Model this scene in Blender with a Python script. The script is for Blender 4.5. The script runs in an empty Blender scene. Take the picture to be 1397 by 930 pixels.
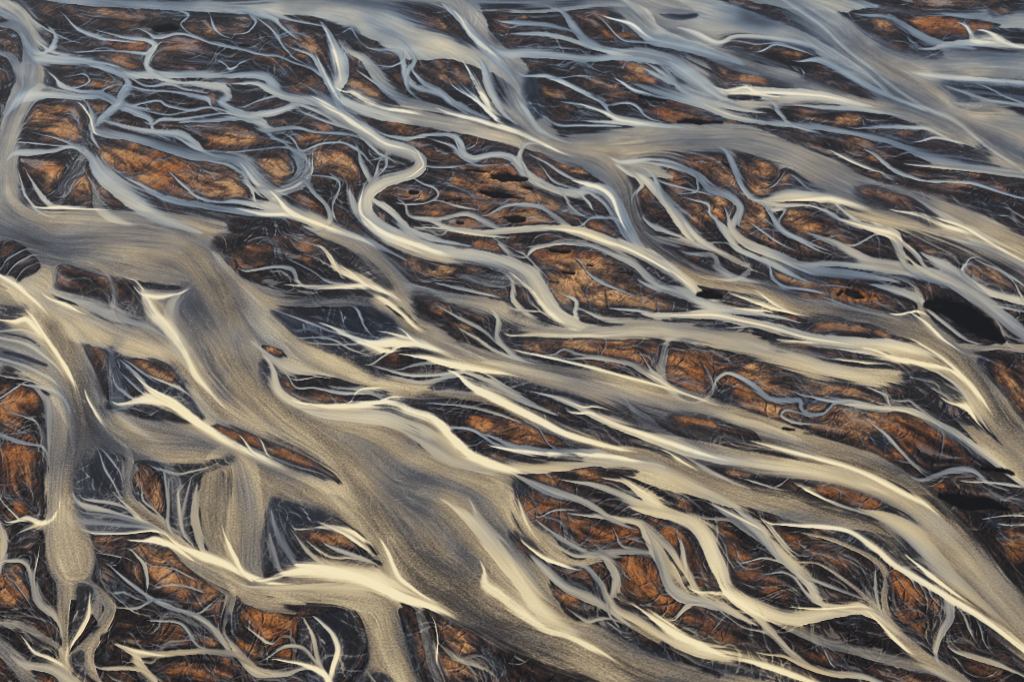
# Braided glacial river on a black sand plain, seen obliquely from the air.
IMAGE_TRACES = '''
@S
r# -20,285 60,291 160,287 300,297 310,330 335,385 375,425 410,465 455,500 400,508 372,490 356,478 352,500 362,535 385,548 460,556 520,565 580,592 620,622 700,640 702,715 750,800 779,850 640,855 545,800 520,745 490,700 455,650 410,615 330,590 285,565 262,525 235,492 190,480 150,474 120,470 135,520 150,570 120,600 108,660 122,720 130,765 115,795 75,790 62,760 64,700 60,640 58,560 40,520 -20,490
r# 108,590 150,560 200,585 260,600 320,615 400,640 450,665 500,700 540,760 570,810 540,812 505,770 470,735 420,705 374,683 366,700 362,790 330,790 320,740 322,660 315,625 230,632 180,628 150,618 120,615
r# 165,630 190,640 185,680 215,715 245,745 275,755 330,785 390,790 470,785 530,800 545,812 550,860 575,930 575,960 500,960 480,930 500,900 490,840 450,815 380,812 310,805 270,785 240,755 200,710 170,680
r 0,8,25 30,25,30 45,55,30 45,90,35 35,125,40 18,160,28 12,200,30 5,250,44 20,292,50 70,315,60
r -60,285,50 0,300,50 60,325,75 150,330,88 230,333,88 280,345,90 300,390,95 318,440,112 330,490,112 385,562,90 460,620,105 530,672,140 600,722,178 650,775,160 710,822,120 790,868,100 900,915,96 1050,965,80
r -60,375,40 0,400,44 40,425,50 75,470,62 98,540,75 102,600,78 88,660,58 88,720,62 100,770,66
r 120,555,50 160,592,60 220,605,62 300,612,62 360,640,56 430,672,62 485,712,62 520,755,44
r 335,620,40 345,680,62 340,740,70 335,785,50
r 30,390,40 75,425,56 145,452,50 215,478,45 262,508,42 290,560,48 340,592,55 400,618,60 460,645,60
r 340,395,60 390,455,56 440,500,62 510,530,46 600,540,26 670,550,26 725,580,26 800,612,30 880,640,40 960,655,50
r 590,470,26 660,497,42 770,520,42 860,537,48 950,562,52 1010,580,44 1110,612,42 1190,638,40
r 625,-10,44 650,35,32 680,75,42 705,115,50 710,150,56 740,188,44
r 455,138,14 500,150,22 560,159,25 640,172,26 710,187,30 770,200,36 830,214,46
r 760,200,26 850,197,44 950,190,46 1010,190,40 1060,205,36 1120,238,50 1180,272,58 1250,292,60 1330,322,60 1430,370,50
r 815,215,50 845,245,36 857,290,26 870,320,26 895,345,28 930,370,28 1000,385,26 1040,393,26 1110,425,30 1200,440,30 1270,465,34 1315,500,36 1360,555,34 1430,640,34
g 835,222,30 855,260,20 860,300,18 880,330,20 930,368,22 1000,385,18 1040,393,18 1110,425,24 1200,440,24 1270,465,26 1315,500,26 1360,555,24 1400,605,24
r 1070,-30,50 1086,0,46 1126,36,52 1183,82,72 1237,122,74 1300,160,84 1430,220,90
r 1165,82,36 1290,84,44 1440,88,50
r 850,-10,60 880,12,60 960,25,58 1040,45,44 1090,60,34 1130,80,30
r 860,20,20 897,44,36 1000,86,42 1110,122,40 1200,146,40 1300,175,30 1400,225,40
r 1000,-20,30 1060,-5,30 1150,5,25 1250,25,20 1440,25,30
r 60,-8,20 130,1,18 250,8,15 330,10,20 430,5,40 520,28,60 560,52,60 612,62,40 660,80,30
r 400,-20,50 560,-15,50 700,-10,45 860,-10,50
g 20,325,20 70,340,10
g 300,470,16 330,520,26 380,560,28 440,600,24 480,650,32 520,715,44 570,765,50 630,805,52 700,850,46 790,895,40 900,940,34
g 250,330,30 300,390,40 330,450,40
b 500,640,60 540,690,80 580,740,60
g/.7 55,430,16 80,470,26 100,520,28 115,570,26 100,640,20 92,710,20
g/.6 380,650,14 430,680,16 480,720,14
g 55,420,22 72,450,22 93,487,22 107,522,24 115,550,24 125,580,22 150,600,16
b 820,-4,16 700,0,14 640,2,10
b 1000,15,20 1060,40,12
b 480,20,14 540,45,20 600,58,14
@A
r 0,95,20 50,95,40 95,130,45 120,200,60 130,290,60
r 0,205,20 45,225,35 75,290,40 100,350,50 70,420,60
m 120,360,50 200,360,30 300,370,25 380,365,25 430,385,28 470,405,35 520,430,25 570,455,18 580,490,10
m 215,305,8 235,330,18 300,350,14 380,355,16 440,385,18
m 470,290,10 490,320,25 470,360,35 455,395,30 430,420,30 375,465,20
m 160,210,40 200,215,35 300,225,24 400,255,30 480,285,30 560,285,30 700,285,25 850,285,24 960,285,28 1020,295,35 1050,325,35 1065,350,20
m 150,230,30 250,238,16 380,242,8
k 240,246,4 310,247,10 380,243,8
m 150,165,6 200,200,14 260,215,12 350,235,14
m 150,95,5 190,120,8 240,145,6
m 245,60,4 300,115,10 380,145,12 440,155,8
m 400,125,6 480,145,10 560,155,14 590,175,22 570,215,28 560,255,22 600,290,20
m 560,125,6 600,145,12 680,130,10 740,140,12 800,165,8 870,180,10 920,190,8 1000,210,8 1060,215,10 1120,240,10 1180,260,10 1240,300,12
m 300,200,4 420,195,6 540,205,10
m 500,300,8 560,330,10 640,320,12 700,340,8
m 680,318,8 740,320,16 800,330,26 850,340,32 870,370,28 840,390,20 900,430,25 960,450,30 1000,475,35 1020,510,16
m 500,330,6 560,345,8 650,350,8 740,365,12 790,380,14 800,400,8
m 520,400,8 600,385,8 640,405,10 720,420,10 800,410,10 880,430,8
m 580,430,8 640,440,8 700,430,6
m 720,465,8 800,460,14 900,450,20 960,460,20
m 590,470,10 620,455,14 680,455,10 760,445,8 830,435,8
m 960,445,30 1040,430,25 1100,410,20 1140,395,20 1200,390,20
m 940,405,6 1000,380,8 1060,365,10
s 920,320,8 980,320,14 1030,345,25 1100,370,35 1180,380,40 1260,400,45 1320,450,50 1397,500,50
c 1230,390,8 1290,430,14 1340,470,18 1397,500,22
m 1020,500,16 1080,490,14 1140,490,12 1200,505,10 1300,510,10
m 1180,440,8 1260,470,10 1330,490,12
m 1150,400,10 1220,430,14 1290,470,14
m 340,410,10 355,450,20 350,490,20 400,510,28 480,520,28 560,540,30 640,565,35 730,590,35 820,595,35 900,605,45 950,640,50 990,690,50 1040,740,50 1090,790,55 1170,830,45 1260,870,35 1350,900,30 1400,915,30
s 940,650,10 980,700,16 1040,745,20 1085,790,26 1140,825,22 1260,872,20 1350,900,18
c 1060,760,10 1100,810,22 1170,840,16 1280,880,12
c 325,420,6 345,450,8 355,490,8
m 430,470,8 500,490,14 600,505,20 690,515,28 740,545,22 770,575,14
m 700,540,10 740,565,14 800,590,12
m 100,580,30 200,575,16 260,560,14 300,565,18 350,600,30 390,660,60 450,710,70 520,760,80 560,795,60
m 140,510,4 220,530,8 290,560,10
m 95,545,6 200,555,6 280,560,6
m 540,710,12 580,735,20 640,760,25 760,785,25 860,800,22 980,815,25 1080,820,30
s 560,730,8 640,762,12 760,788,12 860,805,12
m 660,670,6 700,710,10 760,755,12 830,770,12 900,770,16 980,780,25 1060,790,40
m 820,620,8 870,630,14 920,660,12 950,700,10
m 960,730,14 970,765,8
c 930,800,6 1000,815,12 1080,815,16
s/.45 325,580,24 295,640,56 262,690,60 240,750,24
s/.7 365,740,24 375,775,46
m 80,690,6 95,740,8 130,790,10
m 120,690,8 150,740,18 190,785,20 230,790,14
c 160,793,6 230,793,12 300,798,8 400,800,5
m/.8 1100,560,8 1130,595,40 1150,630,60 1150,680,60 1100,715,40
s 1190,620,6 1185,660,10 1130,705,14 1080,725,10
m 900,580,6 1000,570,10 1090,565,12 1140,590,14
m 1120,540,10 1150,575,6 1220,550,8 1300,545,8 1360,570,12
m 1160,690,14 1200,740,14 1240,780,14 1260,830,20 1250,860,16
m 1200,670,6 1270,680,8 1295,710,8 1270,770,10
m 680,40,6 720,60,10 690,90,8 700,110,6
m 800,60,5 810,95,10
m 960,60,14 975,85,10 960,110,8
m 990,60,20 1040,70,20 1060,90,14
m 1000,85,6 1040,120,8 1080,180,8 1110,215,8
m 1060,60,14 1120,80,10 1200,95,8
s 1140,195,8 1190,215,16 1230,270,28 1270,340,34 1310,380,40 1397,415,50
c 1215,235,6 1240,290,10 1265,340,12
m 860,250,6 880,265,10 920,240,6
m 280,290,6 320,285,8 340,310,8 310,330,6
m 390,345,10 420,330,6
m 210,160,20 200,185,20
o 250,295,30 310,300,35
o 440,190,40 480,190,50 530,180,30
o 440,230,30 510,235,40
o 1130,340,60 1150,345,80 1210,360,70
o 820,540,60 900,540,80 960,530,40
o 400,600,60 500,620,110 650,640,120 800,660,120 900,710,70
o 1000,650,60 1050,640,90 1090,650,50
o 1180,610,60 1260,600,100 1330,600,60
o 1150,530,30 1230,500,30
o 130,470,40 200,500,60 280,520,40
o 200,660,50 190,690,30
o 320,720,60 390,720,40
o 850,320,20 890,310,25
o 1370,440,30 1390,445,30
o/.5 150,420,40 250,440,50
o/.5 1180,160,40 1190,190,30
o/.4 400,50,30 600,60,40
o/.4 800,120,30 1000,130,30
p 590,114,16 625,110,34 665,106,32 680,105,14
p 918,174,9 945,177,7
p/.6 830,55,14 900,58,10
k 100,710,50 130,740,40
k 5,265,25 20,262,14
k 175,290,16 180,320,20
k 600,60,8 800,62,10 1000,60,8
@B
m 5,160,30 30,220,60 40,280,60 20,340,40
c 0,150,14 20,200,16 30,240,10
r 80,200,20 140,230,40 180,290,50 220,340,50 280,380,50 350,400,40 430,420,30
s 130,290,8 190,330,12 240,370,16
m 180,190,8 260,200,20 280,250,20 290,300,25 340,340,25 420,360,25 460,390,25 500,410,20
m 330,290,10 360,320,16 420,350,16 470,400,10
m 180,250,5 230,255,8 270,240,8
m 300,190,14 325,230,16 300,270,20 290,300,18
k 30,120,14 70,125,40 110,150,30
m 40,130,4 80,110,5 100,140,4
c 60,350,8 90,355,20 150,385,24 220,410,18 300,425,12
c 440,425,8 470,435,12 560,455,16 640,480,18 720,500,22 780,530,16 870,575,10
c 525,260,8 550,300,20 580,350,26 610,410,28 640,455,24
c 500,350,8 540,370,16 580,400,20 620,440,18
c 510,330,5 540,355,10
m 590,270,20 600,310,30 620,360,30
c 505,80,10 530,120,18 570,160,18 620,200,14
m 480,60,20 520,100,30 600,190,40
n# 600,60 640,50 740,55 880,80 930,120 960,160 880,140 780,150 700,190 640,160 610,120
m 690,205,30 800,205,35 900,215,30 1000,225,25 1100,220,20 1200,225,30 1280,240,16
m 730,130,10 800,130,14 880,145,16 950,165,20 1020,185,18 1100,195,18 1200,200,25 1270,220,35 1330,260,50 1397,310,55
s 880,145,6 960,170,10 1060,195,10 1180,198,10 1260,215,14
m 900,60,20 930,100,30 970,150,30 1020,180,25
m 720,90,20 800,95,20 880,110,14
r 610,40,10 700,45,14 800,45,16 900,35,16 1000,20,20 1100,15,20
m 1080,75,8 1130,85,16 1170,110,25 1230,150,40 1320,170,40 1397,190,40
c 1095,78,8 1150,95,14 1190,125,10
m 1050,90,5 1110,150,8 1170,160,10 1240,165,8
r 1140,15,30 1200,60,50 1230,110,50 1300,150,50 1397,180,40
g/.6 1180,40,20 1210,90,24 1260,130,20
m 760,290,10 820,290,14 880,310,16 940,340,16 1000,370,14 1040,390,20 1060,420,12
m 870,300,6 950,290,6
m 890,390,6 980,405,14 1050,430,18 1100,455,22 1170,465,22 1250,475,14
c 980,405,5 1050,430,8 1100,455,12 1170,468,12
m 960,410,5 1020,420,10
m 1070,400,10 1150,395,12 1200,440,8
m 1010,465,8 1100,470,14 1200,478,14
m 820,450,8 870,480,14 950,480,10 1040,480,8
m 1120,320,10 1160,345,16 1230,365,14 1300,375,14 1397,395,20
c 1120,320,5 1160,345,8 1220,360,6
m 1240,285,14 1290,310,16 1340,330,20 1397,350,25
m 1300,290,10 1320,320,10
k 770,260,20 770,330,60 790,400,70 810,460,50
m 750,430,20 790,490,25 830,515,14
o 1180,310,40 1250,310,30
o 1120,250,20 1200,270,30
o 1080,370,50 1160,380,40
o 1220,400,40 1310,430,60
o 1370,385,20 1397,390,20
o 1050,130,20 1150,145,24 1240,170,20
o 480,280,30 520,310,40
o 380,200,20 430,270,30
o/.6 660,100,40 740,80,30
o/.5 360,90,40 420,100,30
o/.5 820,340,40 900,400,40
o 100,320,40 170,360,30
p 1180,370,8 1230,375,13 1280,385,6
p 1330,465,16 1400,465,22 1440,466,20 1495,468,8
s 0,420,40 60,450,40 130,500,45 200,550,50 270,570,50 320,590,45 345,620,50 330,650,45 280,670,45 210,690,50 150,730,50 130,780,50 150,840,55 220,890,60 300,930,60
c 0,415,8 70,450,10 140,500,10 210,545,10 280,565,8
c 345,600,8 355,630,10 330,655,8
c 122,740,6 116,790,14 135,840,18 200,895,20 290,935,20
m 110,575,8 120,620,16 140,660,20 160,700,20
m 180,640,8 175,680,20 165,700,20
m 150,550,14 180,580,10
m 215,570,12 215,620,10
m 170,610,8 215,595,8
m 360,632,10 420,640,10 520,630,6
m 230,520,10 300,530,14 380,515,14 460,520,18 495,545,22 510,585,22 550,605,20 620,590,18 680,595,20 720,620,28 740,660,32 800,700,32 860,730,35 940,740,35 1000,720,35 1050,730,40 1090,780,45 1120,850,45 1160,920,40
s 480,540,8 500,585,10 550,607,10 620,592,8 690,600,8 725,640,10 780,695,12 850,730,12
m 410,540,5 470,560,10 500,600,10 560,630,8 620,630,6
m 740,560,14 720,600,16 730,640,14
c 980,700,16 1030,715,14 1075,750,14 1100,810,12
m 890,740,8 910,780,12 930,800,6
m 960,745,8 990,780,10 1000,800,4
m 1000,740,10 1050,780,14 1090,840,16 1110,880,10
m 960,860,6 1000,830,10 1080,830,14
m 760,590,5 820,620,8 880,660,10 940,690,12 990,700,10
m 810,640,5 850,690,8 900,710,8
m 290,790,10 300,820,12 360,840,14 440,830,14 520,815,20 580,840,20 640,870,16
m 290,780,8 360,775,8 410,750,10 400,720,8 350,700,6 320,680,5
m 430,770,8 500,790,8
m 600,820,5 660,790,10 720,780,12 800,790,16 850,825,22 900,860,20
s 350,870,10 480,875,14 600,890,20 740,880,24 860,870,26 960,890,34 1040,915,40 1100,940,45
m 170,770,20 230,810,30 300,880,30 380,910,30
o 110,450,25 200,480,35 300,500,30 400,500,20
o 490,640,40 560,680,80 640,720,90
o 560,750,60 700,780,60
o 430,690,40 480,700,50
o 330,800,30 400,810,40
o 480,850,40 560,870,50
o 650,830,60 780,830,60 840,850,40
o 760,570,30 850,610,50 950,650,50
o 1000,860,60 1080,880,50
o 620,540,25 690,550,20
o 30,580,60 60,640,70
o 300,730,40 360,760,30
o/.6 460,500,20 560,540,30
p 520,652,10 560,652,14 610,660,6
p 620,675,18 680,680,34 748,685,12
p 580,735,12 640,745,24 740,757,8
p 445,765,10 500,762,10
p 310,735,12 335,735,8
p 670,830,14 700,835,26 735,835,22
p 490,850,18 505,852,16
p 715,712,8 770,720,8
p 580,698,7 600,698,7
m 1150,660,20 1200,680,30 1250,730,40 1300,790,40 1360,860,30 1397,900,24
m 1140,620,20 1220,610,14 1300,620,14 1397,660,12
m 1160,740,8 1190,710,16 1180,690,14
m 1280,700,10 1397,730,8
@C
n# 730,50 830,40 1000,50 1300,95 1200,110 1180,150 1060,165 1080,205 950,190 800,120
m 790,60,8 880,70,25 950,110,30 1010,145,30 1080,170,25
s 1060,185,14 1100,175,25 1200,170,30 1397,180,20
c 1190,120,14 1210,150,26 1270,150,26
c 1270,130,12 1300,150,24 1330,165,16
n# 265,155 350,150 480,165 560,190 640,230 720,290 800,360 770,370 600,310 430,220 280,175
m 400,195,6 450,170,12 520,185,10
m 320,160,4 380,170,6 440,165,5
m 550,235,8 620,230,20 700,270,25 800,330,25 900,375,20
k 20,60,14 90,65,22 165,55,14
k#/.7 1060,300 1150,292 1397,300 1480,310 1480,400 1397,405 1180,412 1110,370
m/.5 1050,300,40 1200,315,40 1397,325,30
m/.6 1150,345,14 1300,360,14 1450,380,10
m/.6 1180,400,14 1300,398,16 1450,402,14
m 1130,340,8 1250,380,12 1397,405,14
m 1250,330,6 1330,370,8 1397,395,8
m 1040,290,14 1150,300,20 1397,320,20
n# 0,175 100,185 200,230 300,270 420,310 500,340 330,330 290,375 260,350 180,240 80,210 0,195
r 0,205,30 60,225,60 120,270,70 180,320,60 240,375,40
k 0,235,14 30,240,14
k 0,310,14 40,325,14 60,280,10
s 290,350,25 350,350,35 480,360,40 600,365,40 700,385,30
c 300,340,8 340,330,12 380,350,12 500,355,10 620,365,8
c 290,360,10 350,358,14
r 250,390,30 350,400,40 450,390,50 600,380,50
m 0,345,30 100,370,30 200,410,28 290,445,25 400,465,22 520,475,22 640,490,20 760,510,22 900,540,30 1020,590,35 1130,620,35 1230,640,30 1397,660,25
s 180,400,6 290,445,10 400,467,8
m 0,265,14 50,300,20 90,340,20 150,370,25 250,400,24
m 450,400,20 465,430,20 490,460,14
n# 500,425 560,400 700,400 850,430 980,470 1020,490 950,520 800,500 650,480 520,450
m 560,405,10 680,415,20 780,420,20 860,430,14
m 760,490,8 850,485,14 960,485,16 1030,490,14 1090,520,10
s 1000,540,5 1060,525,10 1130,540,8
n# 1010,550 1100,535 1200,570 1250,600 1150,590
n# 770,590 850,595 950,625 1100,650 1300,685 1440,690 1440,760 1250,720 1080,690 930,660 800,625
m 840,600,14 900,650,14 980,680,12
m 1050,690,8 1200,700,12 1330,740,12
s 980,630,10 1100,640,14 1250,655,16 1397,675,16
n# 770,725 850,720 980,755 1060,810 1150,870 1050,860 900,810 800,770
s 990,760,10 1080,820,25 1180,870,25 1260,910,25
k/.6 1190,770,30 1270,790,40 1330,800,30
k/.7 560,510,6 620,515,14 700,515,10
k/.7 740,340,20 790,360,14
b 620,470,.5 850,550,20 920,590,14
c 930,810,10 1010,825,18 1080,860,20 1150,880,20
c 690,590,8 760,625,12 850,655,10
s/.6 480,0,10 560,50,14 640,110,14 720,190,12 800,250,12 900,330,12 1000,400,14
s/.8 600,150,10 700,210,10 800,280,12 900,370,14 1050,420,16 1150,470,16 1260,560,14 1397,650,14
s 150,130,20 230,165,16 300,140,14 420,145,16 550,165,20
k 1230,545,20 1270,575,16
n 1240,625,14 1300,640,14
g/.6 700,60,30 760,150,40 860,230,60 1000,320,80 1130,420,60
b 250,50,60 400,80,60 520,100,40
b 520,140,20 600,200,16
r 1397,230,50 1200,240,40 1000,260,40
n# 1280,60 1300,0 1480,0 1480,45 1397,40
m 0,625,14 80,640,18 150,670,22 200,720,28 280,750,30 320,790,32 300,840,30 280,880,28 320,920,25
m 280,610,20 300,660,20 330,720,20 370,760,20 460,780,20
s 420,760,16 500,740,56 600,745,46 700,765,30
c 560,760,10 650,755,18 720,770,14
m 430,800,8 450,850,18 490,890,20 550,915,16
m 450,800,14 485,800,10 465,835,10
m 600,790,6 650,810,14 700,840,12
m 680,780,6 740,830,12
c 740,850,6 800,870,14 870,895,16
s 870,880,20 900,920,30
m 0,700,20 20,760,25 60,820,25 100,880,20
m 120,760,6 190,780,10 200,820,12 250,860,12
m 0,870,20 80,900,10
m 150,680,10 150,730,8 100,740,6
m 380,870,8 450,920,8
m 480,660,5 460,690,8
m 540,690,6 560,710,6
o 820,500,20 900,505,30 970,505,16
o 540,430,30 620,440,40
o 700,460,40 760,465,30
o 330,300,40 400,310,30
o 150,215,30 250,260,30
o 0,420,40 60,440,50
o 180,465,14 300,470,25
o 850,80,50 880,100,40
o 1000,90,60 1150,110,50 1260,105,20
o 480,205,25 530,215,30
o 1120,695,25 1300,710,30
o 1180,660,20 1220,670,20
o 820,600,20 840,610,20
o 1360,345,30 1420,350,30
o 80,600,30 200,620,40
o 370,640,60 430,690,70 390,730,50
o 240,770,40 220,820,50
o 520,830,60 560,870,60
o 400,830,30 410,850,30
o 50,690,40 70,700,40
o 380,900,40 400,910,30
p 250,620,10 275,640,8
p 100,465,13 190,468,10
@D
n# 820,68 1000,62 1230,85 1330,130 1397,180 1450,230 1470,262 1397,290 1150,280 1000,250 910,210 850,140
o 950,100,40 1050,110,60
o 900,150,40 1000,160,40
o 1150,90,30 1170,100,30
o 1180,160,40 1200,170,30
m 950,195,8 1050,180,12 1110,190,16 1130,230,14
s 1130,250,6 1200,255,12 1300,255,16 1397,250,18
m 1120,160,5 1180,190,8 1240,230,10
c 1250,130,8 1290,180,18 1340,210,22 1400,240,26
c 1230,160,4 1280,190,8
k# 1050,342 1200,335 1397,335 1450,400 1450,580 1397,560 1250,500 1130,450 1080,390
c 1270,410,8 1330,440,18 1397,460,22
m 1050,345,4 1150,380,8 1250,420,8
m 1150,450,4 1250,450,6 1330,490,6
m 1300,350,3 1310,400,5
m 1200,470,4 1300,475,5 1380,470,6
r 930,235,20 1010,290,46 1100,310,42 1250,315,38 1397,310,38 1480,310,30
n# 225,195 250,178 330,202 430,225 560,240 690,258 620,270 550,268 530,320 528,385 440,370 330,330 218,305
m 240,290,20 330,320,30 430,360,40 520,390,25
s/.7 250,280,16 330,300,28
k 560,245,20 640,258,16 700,258,10
c 215,312,10 250,325,16 290,345,8
m/.6 420,230,14 440,290,20 430,330,20
c 540,260,8 560,290,36 590,350,56 640,400,56 690,470,38 720,530,28 750,590,26 790,640,18
s 690,280,8 660,320,46 650,380,66
c 550,285,14 610,290,20 680,280,8
n#/.9 -30,110 20,78 60,84 112,122 152,172 128,205 92,222 70,238 40,215 -30,200
o/.5 20,130,30 60,140,30
o/.5 40,120,20 60,130,20
k# 0,330 70,335 90,350 20,380 20,410 0,410
c 20,385,8 60,390,18 100,380,18 130,410,22
s 0,425,8 80,420,10 130,435,12
k 0,428,4 100,450,8 150,480,5
k 0,500,8 100,525,14 190,560,8
s 0,450,14 100,475,16 180,530,12
s 0,530,16 100,560,18 180,600,16
k 0,565,30 60,590,26
n# 0,600 90,620 180,660 165,700 170,920 165,1000 175,1120 120,1180 60,1230 0,1150
m 30,600,8 100,610,6
o 60,700,100 120,680,60
o 20,780,60 50,790,60
o 70,880,120 90,890,100
m 0,820,10 80,850,16 150,860,10
s 160,670,20 180,700,25 185,800,20
m 100,630,8 160,640,14 200,650,20
m 0,680,6 60,640,8 90,620,6
m 60,740,5 120,760,6
k# 440,535 510,530 640,550 690,620 770,760 790,790 720,740 640,680 560,650 500,640 490,720 400,720 440,620
n# 500,535 620,545 680,610 700,640 640,635 560,600
o 540,550,30 600,580,50 650,600,40
m 490,560,8 530,600,12 560,640,14
m 480,600,6 520,640,10
m 500,550,6 540,580,8
s 590,605,8 680,640,12
c 490,700,16 560,690,54 640,700,54 700,740,46 770,790,38 850,840,34 930,880,28 1020,920,28
c 530,610,6 570,650,14 620,680,18
c 570,640,8 640,680,12
m 450,640,8 490,670,10
n# 800,790 870,785 1000,830 1130,880 1220,930 1290,1000 1240,985 1120,950 1000,900 880,850
k 700,640,20 740,720,26 780,770,20
o 850,800,30 950,840,40 1080,880,50 1170,930,30
c 1000,850,4 1010,880,8
c 930,840,4 950,870,8
m 960,870,6 1100,930,8 1200,960,6
n# 1070,600 1130,585 1230,590 1350,640 1397,640 1480,670 1475,705 1397,705 1250,690 1150,670 1080,640
o 1090,640,40 1100,645,30
o 1200,675,30 1290,685,30
m 1100,600,6 1130,640,8 1200,640,10 1300,660,14 1380,660,12
m 1140,610,6 1200,600,6
c 1340,690,6 1370,650,8 1440,640,8
n# 1000,480 1060,490 1090,520 1030,515
k# 1000,530 1050,560 1060,620 1110,680 1150,710 1060,660 1010,600
s 1000,500,16 1050,540,28 1110,570,36 1180,580,22 1240,590,12
s 1040,580,26 1060,650,36 1120,700,36 1200,720,22 1300,715,18 1397,715,18
c 1150,700,8 1250,712,12 1397,712,16
g 150,330,40 200,420,50 260,520,50 300,620,60 320,700,60 350,780,60
g 620,500,20 700,570,30 760,640,30 830,720,30 900,780,25
c 130,380,8 180,460,14 240,550,18 280,620,14
c 0,215,12 60,250,16 130,310,16
c 340,690,10 370,740,14
r 0,460,50 100,490,50 180,540,50 230,600,40
r 0,540,40 100,570,50 180,610,50 230,680,60
b 400,450,50 500,470,40
o 1030,495,20 1070,508,16
m/.45 440,590,40 450,680,60
b/.7 900,400,80 920,500,100
b 850,560,40 880,580,40
b 420,560,40 400,640,60
k/.7 400,480,40 430,520,50 440,560,30
m 0,190,5 30,150,8 80,120,6
m 20,215,5 60,170,8 110,140,6
m/.8 60,230,6 90,190,8 130,170,5
@E
r 0,60,40 100,90,70 200,170,100 260,240,100 290,300,70
g/.6 150,130,50 230,230,50 280,300,50
r 300,270,60 400,290,50 500,310,60 600,330,70 700,370,80 800,420,70 950,440,50 1150,430,60 1397,420,60
s 130,0,54 200,60,62 350,110,58 500,140,50 650,160,50 750,200,60 800,260,60 830,320,60 870,370,60 950,410,48 1050,430,40
c 140,0,10 200,50,22 300,90,22 400,125,22
c 720,230,10 760,270,18 800,320,22 850,370,20
k 330,120,10 380,135,8 460,140,4
n# 325,145 400,150 520,160 640,170 700,210 690,240 640,260 560,270 480,260 430,240 370,190
s/.6 600,230,50 680,230,50
s 440,250,10 500,265,16 570,280,14
o 540,180,30 560,190,30
o 430,190,40 450,200,30
n# 690,260 760,260 800,330 830,380 770,350 720,340 690,300
s 700,260,20 700,300,25 720,330,20
m 720,345,8 800,350,8
k 830,260,14 850,320,26 900,380,30 960,405,16
n# 320,300 370,295 440,330 500,380 560,430 600,470 650,510 560,480 440,400 340,370
o 480,405,20 530,410,20
o 390,340,20 420,350,20
s 520,430,8 570,460,14 620,495,14 680,520,12
m 430,340,6 500,380,12 560,410,16
b 620,380,30 610,440,40 640,490,30
s 640,400,20 640,450,24 680,500,20
n# 700,470 760,455 900,455 1100,455 1250,460 1397,480 1450,490 1460,560 1470,610 1460,660 1397,650 1250,610 1100,580 950,545 850,520 740,500
o 750,480,40 900,480,60 1050,490,80 1150,510,60
o 1020,550,30 1100,560,40
o 1250,520,100 1350,560,120 1390,620,60
m 860,510,8 890,495,10 940,510,10
s 930,530,8 1000,525,16 1080,535,16 1150,550,20 1200,580,25 1250,610,20 1330,650,14
s 1190,520,5 1220,570,14 1250,600,20
s/.5 1280,490,30 1265,560,40
c 720,440,12 780,435,18 900,440,18 1050,440,10
c 740,505,6 850,530,12 1000,565,12 1150,605,10 1280,640,8
c 0,150,6 20,180,16 90,220,26 150,260,34 220,310,26 280,360,20 330,410,14
c 0,260,12 60,255,18 130,250,26
c 10,150,5 40,210,8
c 80,200,8 130,240,10
r 0,315,40 100,310,40 180,330,40 260,390,40 330,430,50 420,470,60
g 200,340,20 300,410,40 400,470,40
b 340,410,20 400,440,30
k# 0,345 120,340 220,360 260,410 230,430 160,440 60,410 0,390
o 160,380,60 210,390,60
m 110,350,10 130,400,10 150,430,6
c 0,405,8 60,430,22 150,465,36 250,460,46 330,465,40 400,490,24
c 150,480,14 200,500,18
c 220,430,8 270,445,14
c 290,430,6 310,450,14
k 0,470,40 60,500,40 150,530,25
n# 180,545 220,510 290,500 340,520 280,560 230,575
o 240,530,50 260,535,40
m 170,545,8 220,510,10 250,490,10
c 300,515,8 380,525,24 460,545,34 560,565,26 650,580,14
m 270,570,8 340,550,14 400,545,14
m 200,565,10 300,590,16 400,590,14 480,580,16
m 250,600,8 350,620,14 450,600,14
k 380,640,14 450,630,25 500,620,14
o 420,640,16 470,640,16
c 490,590,12 540,630,34 600,660,34 700,710,34 800,760,34 900,810,30 1000,840,26 1100,870,16
k# 560,590 680,600 800,630 950,680 1000,710 960,740 850,690 720,660 640,640
m 560,600,14 640,630,25 720,680,30
m 600,590,8 680,640,10
s 800,660,6 880,680,22 950,710,28 1020,750,28 1100,780,38 1200,820,38 1300,860,38 1397,890,38
c 950,735,12 1000,735,14 1100,780,18 1250,830,22 1397,880,22
c 900,690,4 960,710,8 1000,710,10
s/.6 1140,700,10 1160,730,30 1200,770,50
g 900,600,14 1100,640,20 1250,680,30 1397,710,40
r 0,560,80 150,620,60 300,660,40 450,670,40 600,690,40 720,750,40 850,820,40 1000,870,50 1200,910,60
g 200,650,20 300,660,24 450,672,26 600,692,28 720,750,28 850,822,26 1000,870,30 1200,915,40
k/.7 850,760,20 950,790,20 1050,790,14
n# 0,600 100,630 220,680 200,700 0,690
o 40,690,20 80,690,20
m 30,640,10 130,650,16 200,680,12
c 200,690,10 220,680,8
c 0,712,18 100,712,26 220,700,26 300,730,36 400,770,36 460,830,36 520,890,40 600,930,40
s 0,740,40 220,750,80 350,800,90 450,880,60
n# 260,700 400,680 550,690 650,720 760,780 900,840 1000,880 860,890 720,870 620,850 560,880 490,820 420,740
o 560,780,60 680,800,90 800,830,70 920,860,40
m 450,790,8 540,800,12 620,850,14 700,880,16
m 400,700,6 520,710,10 640,740,12
m 620,830,10 720,870,25 850,885,25 1000,885,25
m 800,800,6 830,850,8
k 540,820,40 600,870,40
b 430,640.5,30 300,850,60 360,880,60
k 330,850,14 400,880,20 440,910,14
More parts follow.
